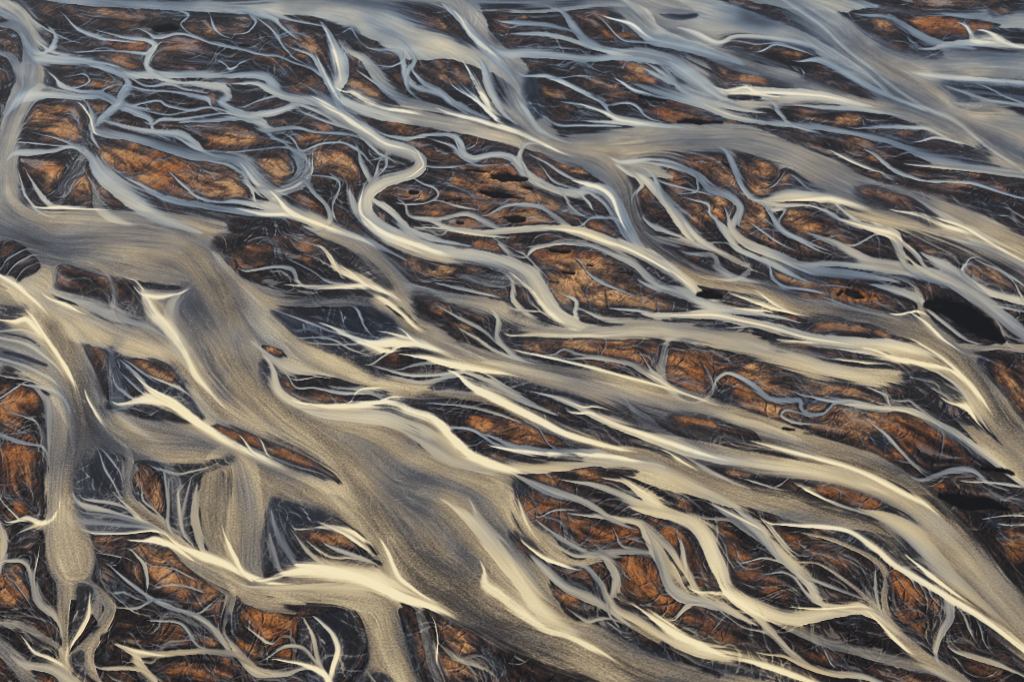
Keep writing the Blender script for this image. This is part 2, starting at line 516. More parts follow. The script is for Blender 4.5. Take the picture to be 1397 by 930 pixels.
n# 1300,745 1397,740 1450,745 1600,800 1640,850 1530,830 1450,800 1320,780
o 1350,760,30 1450,780,40
s 560,50,14 700,40,25 850,35,30 950,45,35 1050,80,40 1150,110,40 1230,140,40 1300,190,40 1370,250,40 1397,270,30
c 850,33,8 950,45,12 1050,80,12 1150,115,10 1300,195,10
s 380,0,20 480,40,16 600,60,12
m 800,100,10 900,90,14 1000,100,20 1100,140,20 1170,180,20 1220,230,25 1300,270,30 1397,300,25
m 750,140,8 780,110,14 850,95,12
m 960,170,6 990,210,10 1040,240,14 1110,270,12
s/.8 640,80,8 660,100,25 680,125,20
m 750,140,10 790,180,8
m 1050,120,14 1150,160,20 1210,210,20
o 650,100,30 560,90,25
o 780,120,30 820,150,50 900,160,60 1000,150,40
o 850,230,60 930,250,60
o 900,300,60 1000,300,100 1120,280,110 1220,310,80
o 1000,370,40 1120,360,40
o 480,15,30 580,15,40
o 780,10,40 820,10,40
o 1040,40,40 1080,45,40
o 1050,200,40 1080,210,40
p 845,118,12 880,122,18 915,122,14
p 890,200,12 930,205,14
p 840,235,12 870,240,8
p 985,175,8 1000,176,8
p/.8 1060,200,10 1150,205,14
s 900,290,8 940,310,18 935,350,18
s 980,350,10 1050,380,22 1150,385,22
m 1100,340,8 1200,350,14 1250,370,20 1300,360,12 1397,370,14
k 1050,425,6 1000,415,8
k/.7 1250,450,10 1397,460,16
@F
m 270,0,14 280,40,30 320,80,35 380,110,35 450,140,35 530,180,40 620,200,40 720,210,40
s 290,60,6 340,105,8 450,150,10 560,195,10
m 445,0,16 480,40,14 550,80,16 580,100,10
m 220,0,14 250,40,25 300,110,25 380,150,25 450,180,25
m 600,60,10 680,90,20 730,120,30 800,160,40 880,180,50 980,200,50 1100,230,50 1200,280,50 1300,360,45 1397,440,45
s 560,170,20 680,165,25 780,175,30 880,190,30
m 700,0,14 780,20,20 850,40,30 900,60,40 920,110,30 930,150,20
c 730,10,8 820,35,14 880,50,18
m 820,60,8 770,90,10
m 930,90,10 980,130,20 1010,170,14
s 960,150,10 990,180,20 1040,210,20
r 830,0,50 950,20,60 1050,30,50 1150,40,40
r 1050,0,20 1150,30,30 1250,90,40 1397,150,40
c 1080,0,8 1170,30,12 1260,85,12 1397,160,12
m 1150,80,10 1230,100,14 1300,130,10 1397,180,10
s 1180,160,8 1160,200,16 1200,240,25 1280,280,30 1397,310,35
m 1240,165,6 1300,190,10 1350,220,10
s 1370,260,8 1390,300,12
m 1080,170,30 1140,200,30
o 1130,100,50 1180,140,30
o 1210,210,60 1290,220,70
o 420,70,60 430,100,50
o 540,60,40 560,70,40
o 680,130,50 720,130,50
o 330,60,30 340,65,30
p 1030,325,40 1100,335,70 1180,370,95 1250,410,85 1310,455,36
r 1000,300,24 1010,350,35 1050,410,40 1100,450,40
m 900,270,30 960,290,30 1000,310,24
c 930,360,8 980,350,10
c 990,370,8 1030,400,14 1070,440,14
m 1040,350,8 1100,400,14 1150,440,12
o 1290,410,30 1310,430,30
s 1310,420,8 1325,460,10
p 155,285,20 200,285,38 240,292,22
p 690,285,10 705,275,8
p 730,280,30 760,287,34 785,295,12
p 830,295,14 855,310,12
o 700,290,60 800,300,60 880,320,40
o 480,220,40 560,240,40
o 280,300,60 300,310,40
m 430,190,8 435,220,14 480,255,14 560,265,10
s/.8 130,130,10 210,140,25 230,180,30 280,215,25 330,230,16
s/.8 335,165,5 345,190,36 320,215,20
r 0,80,40 100,90,30 200,110,25 290,150,20
s 0,150,20 50,175,30 100,220,30 140,260,30 145,290,14
m 0,260,25 80,270,30 150,310,40
c 310,290,8 380,310,24 430,330,24 500,350,12
c 400,285,6 430,310,12
c 330,340,6 400,345,12
m 200,350,20 320,350,24 450,370,14
s 0,365,20 100,365,25 200,365,30 300,380,30 400,400,30 500,430,35 620,460,40 760,470,50 880,480,50
c 80,362,6 220,362,10 330,385,10 450,412,10 560,445,10 680,465,8
k 130,400,8 220,410,22 350,420,18 450,430,12
m 260,385,6 330,400,14
m 290,410,6 360,405,8
n# 250,350 500,370 650,380 800,400 900,440 1000,470 850,450 700,430 550,400 400,370
o 620,405,30 720,410,36 800,420,20
o 460,380,20 520,385,20
o 850,430,20 880,440,20
r 600,310,14 700,330,20 800,350,22 900,380,22 1000,430,24
s 660,305,6 750,340,10 860,365,10
o 560,310,40 640,320,40
r -20,415,60 150,430,70 300,470,90 450,520,90 600,570,90 750,600,80 880,600,60
r 500,480,20 620,470,30 800,490,40 950,510,60 1050,550,60 1150,620,60 1230,700,60 1300,790,70 1397,900,80
k/.8 0,450,14 80,455,20 170,470,10
n# 420,470 500,455 600,480 720,490 850,500 880,520 780,530 620,520 480,495
o 500,478,20 560,480,20
m 740,500,10 800,510,20 860,525,14
c 490,462,8 550,466,10
k 440,450,12 500,440,16 560,450,6
c 830,500,12 900,530,16 1000,550,20 1100,570,16 1180,620,20 1240,690,16
c 720,535,6 800,545,12
c 1000,470,8 1080,520,12 1150,580,14 1230,670,12
n# 930,600 1000,580 1080,590 1150,650 1210,740 1220,780 1150,760 1060,690 980,640
s/.4 1080,640,40 1150,660,40
c 1130,700,14 1180,710,34 1210,750,16
k 940,600,20 1000,600,24 1060,600,14
m 1080,590,10 1150,640,14 1220,740,14
b 900,620,40 1000,660,50 1080,720,60 1160,780,60
s 720,700,20 850,720,25 960,730,25 1050,770,30 1150,830,40 1250,900,40
c 860,715,6 960,730,10 1050,770,10
m 560,670,8 660,690,14 740,690,16
o 100,540,100 150,600,100 50,520,80
o 300,590,30 400,620,40
o 640,640,40 760,660,30
o 420,720,40 520,750,50 640,760,60
o 700,740,50 850,760,90 980,790,90 1080,830,70
o 540,860,30 700,870,60 820,900,50
o 340,560,25 380,565,25
k 230,640,60 280,690,60
k 800,830,40 900,860,40
m 230,605,14 265,585,12 310,600,20 370,640,22 420,680,22 490,690,20 540,690,20 545,720,16 580,745,18 630,740,16 655,715,14
m 600,780,6 520,770,14 470,745,12 490,725,10 540,735,8
m 380,660,6 440,690,8
m 820,780,6 870,820,12 910,860,8
s/.6 20,500,40 10,560,40
s/.7 200,600,14 215,640,20 190,680,14
c 0,605,8 80,650,10 200,695,6
m 830,650,8 870,670,10 880,700,6
m 920,690,8 960,690,10 1000,720,8
r 1170,490,40 1240,490,25 1320,480,25 1397,490,30
g 1150,510,40 1200,600,60 1280,700,60 1397,850,60
g/.6 1170,490,20 1260,485,12 1397,488,12
o 1300,570,40 1340,640,60 1380,700,40
o 1380,560,50 1430,640,50
k 1240,520,30 1230,560,20
p 480,795,8 520,800,8
p/.8 560,812,6 590,816,8
m 1300,330,8 1397,350,8
o 1320,340,30 1350,350,30
@G
o 60,60,100 80,150,60
o 50,260,60 70,280,50
c 60,310,10 100,300,18 140,315,22
c 20,250,4 70,300,8
m 100,340,8 150,320,8
s 0,330,20 15,375,34 10,450,24
b 50,400,20 120,385,30 180,380,20
k 60,380,24 120,345,24 170,330,16
n# 0,480 40,455 100,470 130,530 110,600 130,640 220,680 225,790 100,720 0,700
o 50,520,60 60,530,50
o 30,600,70 40,610,60
o 80,580,40 90,590,40
o 190,720,30 200,730,30
s 30,460,14 80,460,18 110,490,18 130,560,28 150,620,34 200,660,28 220,690,18
s 145,440,6 130,500,14
m 60,550,5 90,590,8
k 140,530,30 180,515,24
n# 150,560 190,530 205,560 205,640 160,610
k 0,680,30 80,690,20
s/.7 0,700,14 80,710,25 150,750,30 220,790,25
r 0,780,60 50,830,80 100,900,60
c 100,770,6 130,810,12 180,830,18 220,850,16
s 130,860,40 200,870,50 250,900,60
r 240,560,70 240,650,50 240,740,40 240,830,50
g 250,600,16 250,760,22 240,850,18
r 350,560,50 400,600,50 420,650,50 390,710,50 340,770,50 290,820,50
r 390,720,40 340,800,50 340,870,50 370,910,20
k# 295,560 340,560 355,600 340,640 320,700 280,760 262,780 268,680 290,610
c 340,620,8 335,670,16 310,720,22 270,780,16
k# 265,830 310,800 320,860 340,900 290,880
k 340,740,20 380,700,14
k# 290,180 310,100 370,40 450,60 460,140 480,250 560,320 620,345 480,360 350,365 320,300
m 380,50,5 400,110,8 430,160,6
s 450,220,5 490,260,12 540,310,18 600,340,16
m 340,280,8 430,290,10 520,310,14
m 350,350,12 450,355,14 560,345,14
m 350,230,10 430,240,14
m 320,250,20 400,270,20 480,290,10
m 330,310,16 430,320,14 540,330,10
c 380,357,4 480,355,7 580,345,8
m 410,60,6 450,110,6
o/.5 320,120,20 320,160,20
r 490,80,40 480,150,35 490,220,40 550,280,45 620,330,50 680,400,60 740,460,80 820,500,100 900,540,100 1000,570,100 1150,580,100 1300,590,100 1397,610,110
c 700,410,16 780,440,36 860,470,36 940,510,26 1020,540,16
c 1020,530,10 1100,500,36 1200,490,56 1300,500,60 1397,510,60
s 960,560,10 1100,565,20 1250,560,30 1397,560,40
g 480,130,16 480,220,20 550,290,25 640,360,25 720,460,14
n# 505,150 560,100 600,130 620,200 630,290 580,270 530,230
o 590,200,40 600,260,25
k 505,180,20 530,230,14
m 540,190,5 545,230,8 590,270,8
k# 540,75 700,95 860,70 870,95 760,140 740,190 720,350 700,370 640,330 630,230 600,130
m 630,140,10 640,230,14 640,310,12
m 680,230,8 690,320,14
m 720,180,8 700,260,10
m 600,110,8 680,130,10 730,120,8
o 680,190,20 695,200,20
s 745,220,16 745,300,36 760,370,36 770,410,26
r/.8 820,110,90 825,250,140 835,390,110
m/.5 330,320,60 430,325,70 520,330,30
m/.45 1040,300,40 1070,400,90 1110,470,50
m/.4 660,130,40 680,220,50 690,310,40
r 930,100,100 950,250,110 950,400,110 960,500,80
b 1000,250,40 1010,350,50 1000,450,40
c 860,370,5 880,420,18 900,460,18
k# 1030,230 1100,235 1230,270 1330,320 1397,380 1430,440 1397,440 1330,355 1250,340 1150,340 1140,370 1180,440 1190,470 1100,500 1020,520 1000,400
m 1050,330,14 1080,400,25 1120,460,20
m 1040,420,20 1060,490,20
n# 1150,350 1250,340 1350,370 1420,400 1440,440 1330,450 1220,430 1170,390
o 1200,370,30 1290,385,40
c 1170,340,8 1250,335,18 1330,350,22 1397,390,16
s 1130,370,6 1160,410,14 1200,450,16
s 1200,410,6 1260,445,10 1350,450,10
o 370,390,50 400,395,50
o 600,480,80 660,520,100 700,560,80
o 540,420,50 570,430,50
o 800,600,60 760,640,50
o 620,760,70 680,780,70
o 780,760,50 820,770,40
o 980,650,70 1050,700,80 1180,720,90
o 1080,800,60 1120,810,60
o 1230,800,60 1240,820,50
o 920,800,50 950,800,50
o 620,870,80 750,880,80 850,880,60
o 450,690,50 480,700,50
o 1000,740,40 1020,750,40
c 540,385,12 590,385,32 640,400,24
s 520,440,8 550,480,18 560,540,14 555,590,8
s 590,480,5 660,490,10 720,520,10
m 430,440,6 460,450,6 450,470,6
m 390,435,4 430,440,6
m 430,490,6 500,550,14 570,600,16 640,640,14 720,660,20 790,700,25 840,760,25 860,790,16
s 500,550,4 570,600,7 720,660,8 790,700,10
m 440,640,8 520,640,10 580,610,10
s 820,610,5 770,655,12
m 600,690,8 690,700,14 740,770,10
m 440,600,4 500,650,6
k 440,560,60 480,620,40
k 880,650,30 890,720,40 870,740,20
r 880,600,40 870,650,36 850,710,22 860,770,18
s 870,760,10 900,800,26 930,840,34 980,880,40 1080,890,26 1150,870,16
s 470,790,8 520,810,28 600,815,22 700,810,22 800,805,22 900,820,26
c 480,790,6 520,805,16 600,820,10
s 510,820,26 540,870,36 580,910,26 600,940,20
s 420,870,20 500,870,20
s 1170,700,6 1195,750,16 1210,820,18 1230,870,16
s 1020,830,10 1080,790,16 1150,790,14 1190,830,14
c 1080,840,12 1160,855,18 1240,890,26 1260,940,24
c 1230,700,12 1270,740,20 1290,800,26 1270,870,26
s 960,730,8 1000,760,12
k 380,800,30 420,840,40
n 400,760,40 460,760,50
@H
k# 0,650 80,660 110,720 130,790 60,900 0,922 -100,900 -120,700
r 0,560,130 150,600,120 220,650,100 230,740,110 260,830,110 300,930,100
n# 260,650 350,645 420,680 520,740 600,800 660,880 640,922 640,980 440,980 350,900 310,780
k 270,660,20 310,780,30 340,900,30
o 440,720,40 520,790,50
o 460,870,70 560,890,50
s/.6 350,680,40 370,760,40 400,850,50 430,930,50
c 400,700,5 410,760,8 405,840,6
s/.8 420,780,8 480,830,25 560,860,14
k 560,780,20 630,850,30 670,910,30
k# 110,922 180,880 240,922 240,980 110,980
m 150,890,4 180,930,6
c 0,490,50 100,515,46 200,555,50 280,595,50 350,620,36
n# 0,300 60,320 130,370 170,430 200,480 120,470 0,430
o 40,380,40 80,390,40
m 30,420,16 90,440,16
c 0,330,10 70,365,16 140,415,14
g 150,260,60 220,360,80 280,460,100 350,550,110 450,620,100 560,700,70 700,770,50 900,865,50 1000,905,40
g/.7 130,240,30 60,120,30 20,60,20
c 220,430,14 260,520,18 320,570,14
b 250,180,80 350,200,120 450,230,80
b 650,180,100 700,200,60
b/.8 400,420,120 520,450,120 590,450,60
s/.8 550,260,8 570,300,24 610,340,24 650,370,14
s 480,260,20 560,320,60 650,420,80 730,520,80 790,620,70
c/.8 590,500,12 600,550,44 650,580,54 700,620,54 760,670,44 830,720,34 900,740,24 1000,790,24
k 690,160,14 740,200,24 730,240,10
n# 680,370 720,370 800,440 900,490 1000,510 1040,560 1060,620 1100,680 1150,720 1300,800 1397,850 1480,880 1480,900 1397,868 1250,810 1100,750 1000,700 920,680 860,600 820,500 750,440
o 720,400,25 780,450,25
o 900,590,40 920,600,40
o 1170,740,40 1200,750,40
m 830,500,30 900,560,40 990,600,40
m 930,660,8 980,690,14 1030,680,14
k 1020,690,20 1080,710,30 1200,790,24 1330,840,20
r 700,250,60 760,330,60 820,390,70 870,450,60 950,475,40 1050,440,40 1150,420,40 1220,430,50
c 760,410,8 820,450,16 900,480,16
c 720,230,5 740,290,12
n# 720,225 800,230 950,250 1000,290 1060,320 1120,330 1200,370 1220,415 1080,410 960,420 900,370 780,300
o 770,260,60 850,280,70 950,330,100 1020,360,80 1150,360,80
m 830,340,8 900,390,16 960,420,14
m 810,290,6 850,270,8 900,265,6
s 1090,360,8 1110,400,14 1180,420,10
s 860,400,10 940,440,20 1050,430,24 1150,425,24
s 940,285,8 1020,290,20 1100,300,25 1180,320,30 1210,370,35 1250,430,50 1290,510,55 1300,560,50 1340,600,40 1397,610,30
m 760,160,20 850,200,30 950,230,25 1010,260,25 1060,295,20
s 330,-10,20 400,30,56 480,80,48 600,100,40 750,110,40 900,95,40 1050,80,36 1200,90,40 1300,130,50 1397,180,60
c 640,30,8 750,50,18 900,60,22 1050,65,22 1150,80,18
n# 530,10 700,10 820,0 1000,40 900,50 760,60 620,60
o 850,10,40 890,15,30
n# 780,135 900,125 1050,115 1170,120 1110,150 1140,190 1100,235 950,230 870,190
k 900,70,6 1000,60,6
o 800,150,40 850,150,40
o 960,135,30 1040,150,40
s 930,160,10 1000,170,20 1080,200,30 1160,240,40 1250,270,44 1350,310,46
s 1070,150,10 1130,160,24 1200,210,40 1280,270,40
c 1120,150,4 1180,190,8
k 1130,270,40 1200,300,20
o 1230,330,60 1300,360,60
o 1340,250,30 1370,260,30
m 1340,420,14 1350,480,16 1390,560,16
k 880,330,14 920,370,14
o 1150,480,50 1200,530,70 1250,590,80 1320,640,80
o 1370,700,50 1390,710,50
m 1060,460,30 1090,520,35 1080,580,20 1060,620,16
m 990,500,20 1030,550,25 1060,610,16 1100,650,20
k 1040,550,10 1050,590,14
s 1060,590,8 1100,650,25 1180,690,30 1260,740,30 1340,780,40 1397,800,45
c 1190,650,8 1250,690,12 1330,740,8
s 1320,680,8 1360,640,16
k 1110,690,30 1130,740,30
k 880,480,10 960,490,14
@I
r 0,80,60 100,130,70 250,190,70 400,230,80 550,280,70 650,300,70
g 50,80,30 200,140,30 400,190,25 500,210,40 620,260,60 750,300,60 850,340,60 920,420,60 950,470,40
b 450,270,40 550,285,40 600,290,20
c 440,320,8 550,325,18 650,330,24 740,350,24 830,410,26 900,470,30 1000,530,34 1100,590,34 1200,650,34 1300,720,34 1397,790,34 1480,840,30
c 980,470,14 1040,520,18 1120,580,14
s 790,270,10 870,300,50 950,350,80 1020,430,90 1080,500,80 1150,560,60
r 100,20,60 300,70,70 500,110,70 700,150,80 880,220,100 1020,300,120 1120,420,170 1250,560,180 1397,740,180
c 380,10,6 500,40,16 650,80,16 780,120,16 900,180,24 1000,230,20
s 200,60,20 400,100,20 600,130,20 800,180,20
g 600,40,20 800,100,30 950,160,50 1060,240,60 1150,340,60 1250,470,60 1330,590,50 1397,680,50 1470,780,50
k 880,280,20 960,310,26 1000,350,14
n# 40,30 150,60 320,115 500,145 700,175 880,250 900,280 760,260 640,230 500,190 330,160 180,110
o 280,130,30 340,140,30
o 640,190,50 760,210,50 840,260,30
c 550,180,6 590,200,14
m 130,80,8 200,120,16 280,160,10
c 50,55,6 80,75,10
m 370,160,10 430,180,8
m 600,210,8 700,250,14 780,275,10
s 0,280,40 60,290,40 130,310,50 190,370,70 220,440,70 250,510,60 270,570,50 340,620,60 430,660,60 530,680,50 650,660,50 760,640,45 820,660,40
b 130,340,20 150,380,30 170,420,24
c 160,580,6 250,590,16 310,620,16
c 520,640,6 620,645,12 760,635,8
m 0,400,40 20,470,40 50,550,45 120,600,40 200,620,40
m 0,370,20 60,430,30 110,500,25 150,570,16
m 100,430,14 110,500,12
m 230,260,10 300,300,30 370,340,30 420,390,35 470,440,40 540,500,40 580,550,35 620,620,20
s 200,300,10 280,305,20 330,340,20
c 240,260,5 300,290,8 380,330,8
m 350,300,20 400,340,20 420,380,16
m 420,330,8 460,380,14
m 440,340,6 480,390,8
r 530,465,6 600,470,10 660,500,12 730,550,18 800,610,22 850,670,36 900,730,46 960,790,50 1040,850,55 1120,900,60 1200,960,60
c 820,670,6 880,730,16 950,800,12
k 580,570,20 600,600,20
m 540,550,10 570,590,14 620,625,16 700,635,16 790,640,14
m 580,530,14 660,560,14 740,590,10
m 340,465,5 400,450,8 450,460,8
m 420,510,4 480,505,8 540,530,6
r 580,360,10 660,380,16 740,410,20 800,440,20 850,480,25 870,530,30 865,600,30 870,660,30
m 830,500,6 830,560,14 840,620,10
k# 650,350 740,355 800,390 830,430 740,400
m 1110,640,40 1110,680,36 1080,730,30 1060,790,20
m 1030,560,10 1040,590,8
m 970,540,10 980,560,6
m 1230,720,8 1240,760,8
m 1170,680,10 1190,730,8
k 880,520,14 890,600,14 890,660,10
s/.8 480,710,20 560,740,36 660,780,36 780,810,36 900,840,46 1030,870,46 1120,910,40
m 340,720,8 430,740,14 490,800,20 530,830,20
m 400,700,20 460,760,20
s 410,815,8 480,825,14 560,860,22 660,890,26 780,900,26 850,930,26
s 640,810,5 655,845,8
c 0,690,26 60,730,36 150,770,36 300,820,34 450,870,30 560,910,26 650,950,26
c 0,670,6 60,710,8
k 0,770,20 100,800,26 200,850,26 350,890,26 500,930,26
o 40,380,40 60,390,30
o 100,490,50 150,540,50
o 240,340,40 280,350,40
o 300,420,60 350,480,70 320,530,60
o 430,560,60 480,590,40
o 440,350,40 520,400,50
o 640,430,60 720,470,50
o 600,420,40 620,425,40
o 930,540,60 980,600,60
o 940,660,60 1020,720,50
o 1050,620,40 1060,630,40
o 40,640,60 80,640,60
o 150,720,60 250,760,60
o 620,830,50 660,830,50
o 1180,780,60 1280,850,70
k 380,410,40 400,420,30
k 700,680,60 780,690,50
m 1180,820,20 1290,850,24 1360,880,14
s 80,660,8 110,630,14 150,625,10
m 250,660,8 290,690,8
o 1340,400,80 1380,440,60
o 1060,170,30 1080,180,20
o 700,20,80 850,40,80 950,60,40
o 1340,240,20 1370,280,20
p 1080,215,20 1180,240,55 1260,245,50 1345,268,12
p 1240,110,16 1300,115,25 1355,127,10
m 1030,150,20 1120,120,25 1200,120,20 1250,160,14
s 1190,160,6 1280,165,12 1397,180,12
s 1250,300,5 1320,290,7 1397,290,6
c 1350,325,10 1397,325,14 1440,325,14
r 1240,0,60 1330,70,70 1397,140,60
m 1200,30,10 1280,90,14 1397,180,14
m 900,20,8 960,80,14 1000,120,8
k 1230,290,30 1280,310,40 1320,340,30
@S
s 450,150,14 471,161,14 496,179,16 522,197,18 547,204,18 564,211,16 573,222,18 568,233,16 550,240,16 525,247,18 504,261,18 496,279,18 504,300,19 529,318,20 557,329,21 575,339,22 629,350,20 683,357,18 718,371,18 736,393,21 747,414,21 761,432,21 790,447,17 826,453,14
s/.7 826,453,18 900,452,22 980,462,24 1060,478,24 1130,500,20
s/.6 895,610,14 960,625,20 1040,638,24 1110,645,24 1180,660,28 1250,700,34 1310,755,36 1370,820,40
s/.5 690,500,12 770,522,18 860,540,22 950,560,20 1040,585,16
o/.8 640,250,60 700,260,70 740,290,50
o/.8 780,350,50 830,390,70 880,410,60
o/.7 1000,230,50 1060,250,50
o/.6 920,110,50 880,130,40
o/.6 880,265,30 960,300,50 1020,320,40
o/.6 760,330,40 860,340,40
o/.6 960,500,40 1100,540,50 1200,580,60
o/.6 1120,370,40 1200,380,30
'''
import bpy, math
import numpy as np

# ---------------------------------------------------------------- image frame
# Positions are image pixels read off one oblique aerial view, 1397 x 930 units.  plan() turns a
# pixel position, cast through the camera, into metres on the flat outwash plain; everything below stands there.
SW, SH = 1397.0, 930.0
CAM_H, PITCH, FPX = 600.0, math.radians(33.0), 465.0 / math.tan(math.radians(15.0))

def plan(u, v):
    a = (u - SW / 2) / FPX
    b = -(v - SH / 2) / FPX
    cp, sp = math.cos(PITCH), math.sin(PITCH)
    fy = cp + b * sp
    fz = -sp + b * cp
    t = CAM_H / -fz
    return a * t, fy * t

STEP = 1.1
U0, U1, V0, V1 = -150.0, 1550.0, -70.0, 1050.0
NX = int((U1 - U0) / STEP) + 1
NY = int((V1 - V0) / STEP) + 1
us = (U0 + STEP * np.arange(NX)).astype(np.float32)
vs = (V0 + STEP * np.arange(NY)).astype(np.float32)
UU, VV = np.meshgrid(us, vs)
WX, WY = plan(UU.astype(np.float64), VV.astype(np.float64))
WX = WX.astype(np.float32); WY = WY.astype(np.float32)
rng = np.random.default_rng(7)

# ---------------------------------------------------------------- small numeric helpers
def sstep(a, b, x):
    t = np.clip((x - a) / (b - a), 0, 1)
    return t * t * (3 - 2 * t)

def blur(f, s):
    """Gaussian blur with mirrored edges (separable, direct for small s, FFT for large)."""
    r = int(3 * s) + 1
    k = np.exp(-0.5 * (np.arange(-r, r + 1) / s) ** 2); k = (k / k.sum()).astype(np.float32)
    for ax in (0, 1):
        p = [(0, 0), (0, 0)]; p[ax] = (r, r)
        g = np.pad(f, p, mode='reflect' if r < f.shape[ax] else 'edge')
        n = f.shape[ax]
        if r <= 24:
            out = np.zeros_like(f)
            for i in range(2 * r + 1):
                out += k[i] * (g[i:i + n] if ax == 0 else g[:, i:i + n])
        else:
            m = g.shape[ax] + 2 * r
            G = np.fft.rfft(g, m, axis=ax); K = np.fft.rfft(k, m)
            c = np.fft.irfft(G * (K[:, None] if ax == 0 else K[None, :]), m, axis=ax)
            out = (c[2 * r:2 * r + n] if ax == 0 else c[:, 2 * r:2 * r + n]).astype(np.float32)
        f = out
    return f

_tab = rng.random((256, 256)).astype(np.float32)
def vnoise(x, y, seed=0):
    x = x + 17.31 * seed; y = y - 9.77 * seed
    xi = np.floor(x).astype(np.int32); yi = np.floor(y).astype(np.int32)
    fx = x - xi; fy = y - yi
    fx = fx * fx * (3 - 2 * fx); fy = fy * fy * (3 - 2 * fy)
    a = _tab[yi & 255, xi & 255]; b = _tab[yi & 255, (xi + 1) & 255]
    c = _tab[(yi + 1) & 255, xi & 255]; d = _tab[(yi + 1) & 255, (xi + 1) & 255]
    return (a + (b - a) * fx) * (1 - fy) + (c + (d - c) * fx) * fy

def fbm(x, y, seed=0, octs=4):
    o = np.zeros_like(x); amp = 1.0; tot = 0.0
    for i in range(octs):
        o += amp * (vnoise(x, y, seed + 3 * i) - 0.5); tot += amp
        x = x * 2.03; y = y * 2.03; amp *= 0.55
    return o / tot * 2.0

# ---------------------------------------------------------------- traced channels
TILE = {'S': (0, 0, 1), 'A': (0, 0, 2.794), 'B': (450, 0, 2.794), 'C': (897, 0, 2.794), 'D': (0, 300, 2.794),
        'E': (450, 300, 2.794), 'F': (897, 300, 2.794), 'G': (0, 600, 2.794), 'H': (450, 600, 2.794), 'I': (897, 600, 2.794)}
LAYER = {'r': 1, 'b': 2, 'g': 2, 'n': 3, 'k': 3, 'm': 5, 's': 5, 'c': 6, 'p': 7, 'o': 8}
strokes = []
org = TILE['S']
for line in IMAGE_TRACES.split('\n'):
    line = line.strip()
    if not line: continue
    if line[0] == '@':
        org = TILE[line[1]]; continue
    head, *pts = line.split()
    kind = head[0]; poly = '#' in head
    alpha = float(head.split('/')[1]) if '/' in head else 1.0
    P = np.array([[float(q) for q in p.split(',')] for p in pts])
    P[:, 0] = org[0] + P[:, 0] / org[2]; P[:, 1] = org[1] + P[:, 1] / org[2]
    if not poly: P[:, 2] /= org[2]
    strokes.append((LAYER[kind], len(strokes), kind, poly, alpha, P))

def catmull(P, closed=False):
    n = len(P)
    if n < 2: return P
    if closed: Q = np.vstack([P[-1], P, P[0], P[1]])
    else: Q = np.vstack([2 * P[0] - P[1], P, 2 * P[-1] - P[-2]])
    out = []
    for i in range(1, len(Q) - 2):
        p0, p1, p2, p3 = Q[i - 1:i + 3]
        L = math.hypot(*(p2 - p1)[:2])
        w = max(p1[2], p2[2]) if P.shape[1] > 2 else 10
        m = max(2, int(L / max(2.5, min(9.0, w * 0.3))))
        t = (np.arange(m) / m)[:, None]
        c = 0.5 * ((2 * p1) + (p2 - p0) * t + (2 * p0 - 5 * p1 + 4 * p2 - p3) * t * t + (3 * p1 - p0 - 3 * p2 + p3) * t ** 3)
        out.append(c)
    if not closed: out.append(P[-1:])
    c = np.vstack(out)
    if c.shape[1] > 2: c[:, 2] = np.clip(c[:, 2], P[:, 2].min() * 0.7, P[:, 2].max() * 1.1)
    return c

curves = [(s, catmull(s[5], s[3])) for s in strokes]

# ---------------------------------------------------------------- flow direction from the traces
FC = 4.0
fnx = int((U1 - U0) / FC) + 2; fny = int((V1 - V0) / FC) + 2
C2 = np.zeros((fny, fnx), np.float32); S2 = C2.copy(); W2 = C2.copy()
for (lay, _, kind, poly, al, _p), c in curves:
    if kind in 'pon' and not poly: continue
    wt = 0.35 if poly else {'g': 1.5, 'c': 1.4, 's': 1.2, 'm': 1.0, 'r': 1.0, 'b': 0.4, 'k': 0.4}.get(kind, 1.0)
    q = np.vstack([c, c[:1]]) if poly else c
    for a, b in zip(q[:-1], q[1:]):
        L = math.hypot(b[0] - a[0], b[1] - a[1])
        if L < 1e-3: continue
        th = 2 * math.atan2(b[1] - a[1], b[0] - a[0])
        n = int(L / 3) + 1
        for t in np.linspace(0, 1, n, endpoint=False):
            i = int((a[0] + (b[0] - a[0]) * t - U0) / FC); j = int((a[1] + (b[1] - a[1]) * t - V0) / FC)
            if 0 <= i < fnx and 0 <= j < fny:
                w = wt * L / n
                C2[j, i] += w * math.cos(th); S2[j, i] += w * math.sin(th); W2[j, i] += w
dirc = np.zeros_like(C2); dirs = np.zeros_like(C2)
for s, a in ((1.0, 1.0), (2.5, 0.8), (6.0, 0.5), (14.0, 0.12), (40.0, 0.02)):
    dirc += a * blur(C2, s); dirs += a * blur(S2, s)
dirc += 1e-4 * math.cos(2 * math.radians(20)); dirs += 1e-4 * math.sin(2 * math.radians(20))
ang = None
def upsample(f):
    x = (us - U0) / FC; y = (vs - V0) / FC
    xi = np.clip(x.astype(int), 0, fnx - 2); yi = np.clip(y.astype(int), 0, fny - 2)
    fx = (x - xi)[None, :]; fy = (y - yi)[:, None]
    return (f[np.ix_(yi, xi)] * (1 - fx) + f[np.ix_(yi, xi + 1)] * fx) * (1 - fy) + (f[np.ix_(yi + 1, xi)] * (1 - fx) + f[np.ix_(yi + 1, xi + 1)] * fx) * fy
mag = np.sqrt(dirc ** 2 + dirs ** 2) + 1e-9
ang = 0.5 * np.arctan2(upsample(dirs / mag), upsample(dirc / mag))
# turbulence: the threads wander a little about the mean flow
ang = (ang + 0.22 * fbm(WX / 40, WY / 55, 21, 3)).astype(np.float32)
DX = np.cos(ang).ravel(); DY = np.sin(ang).ravel()

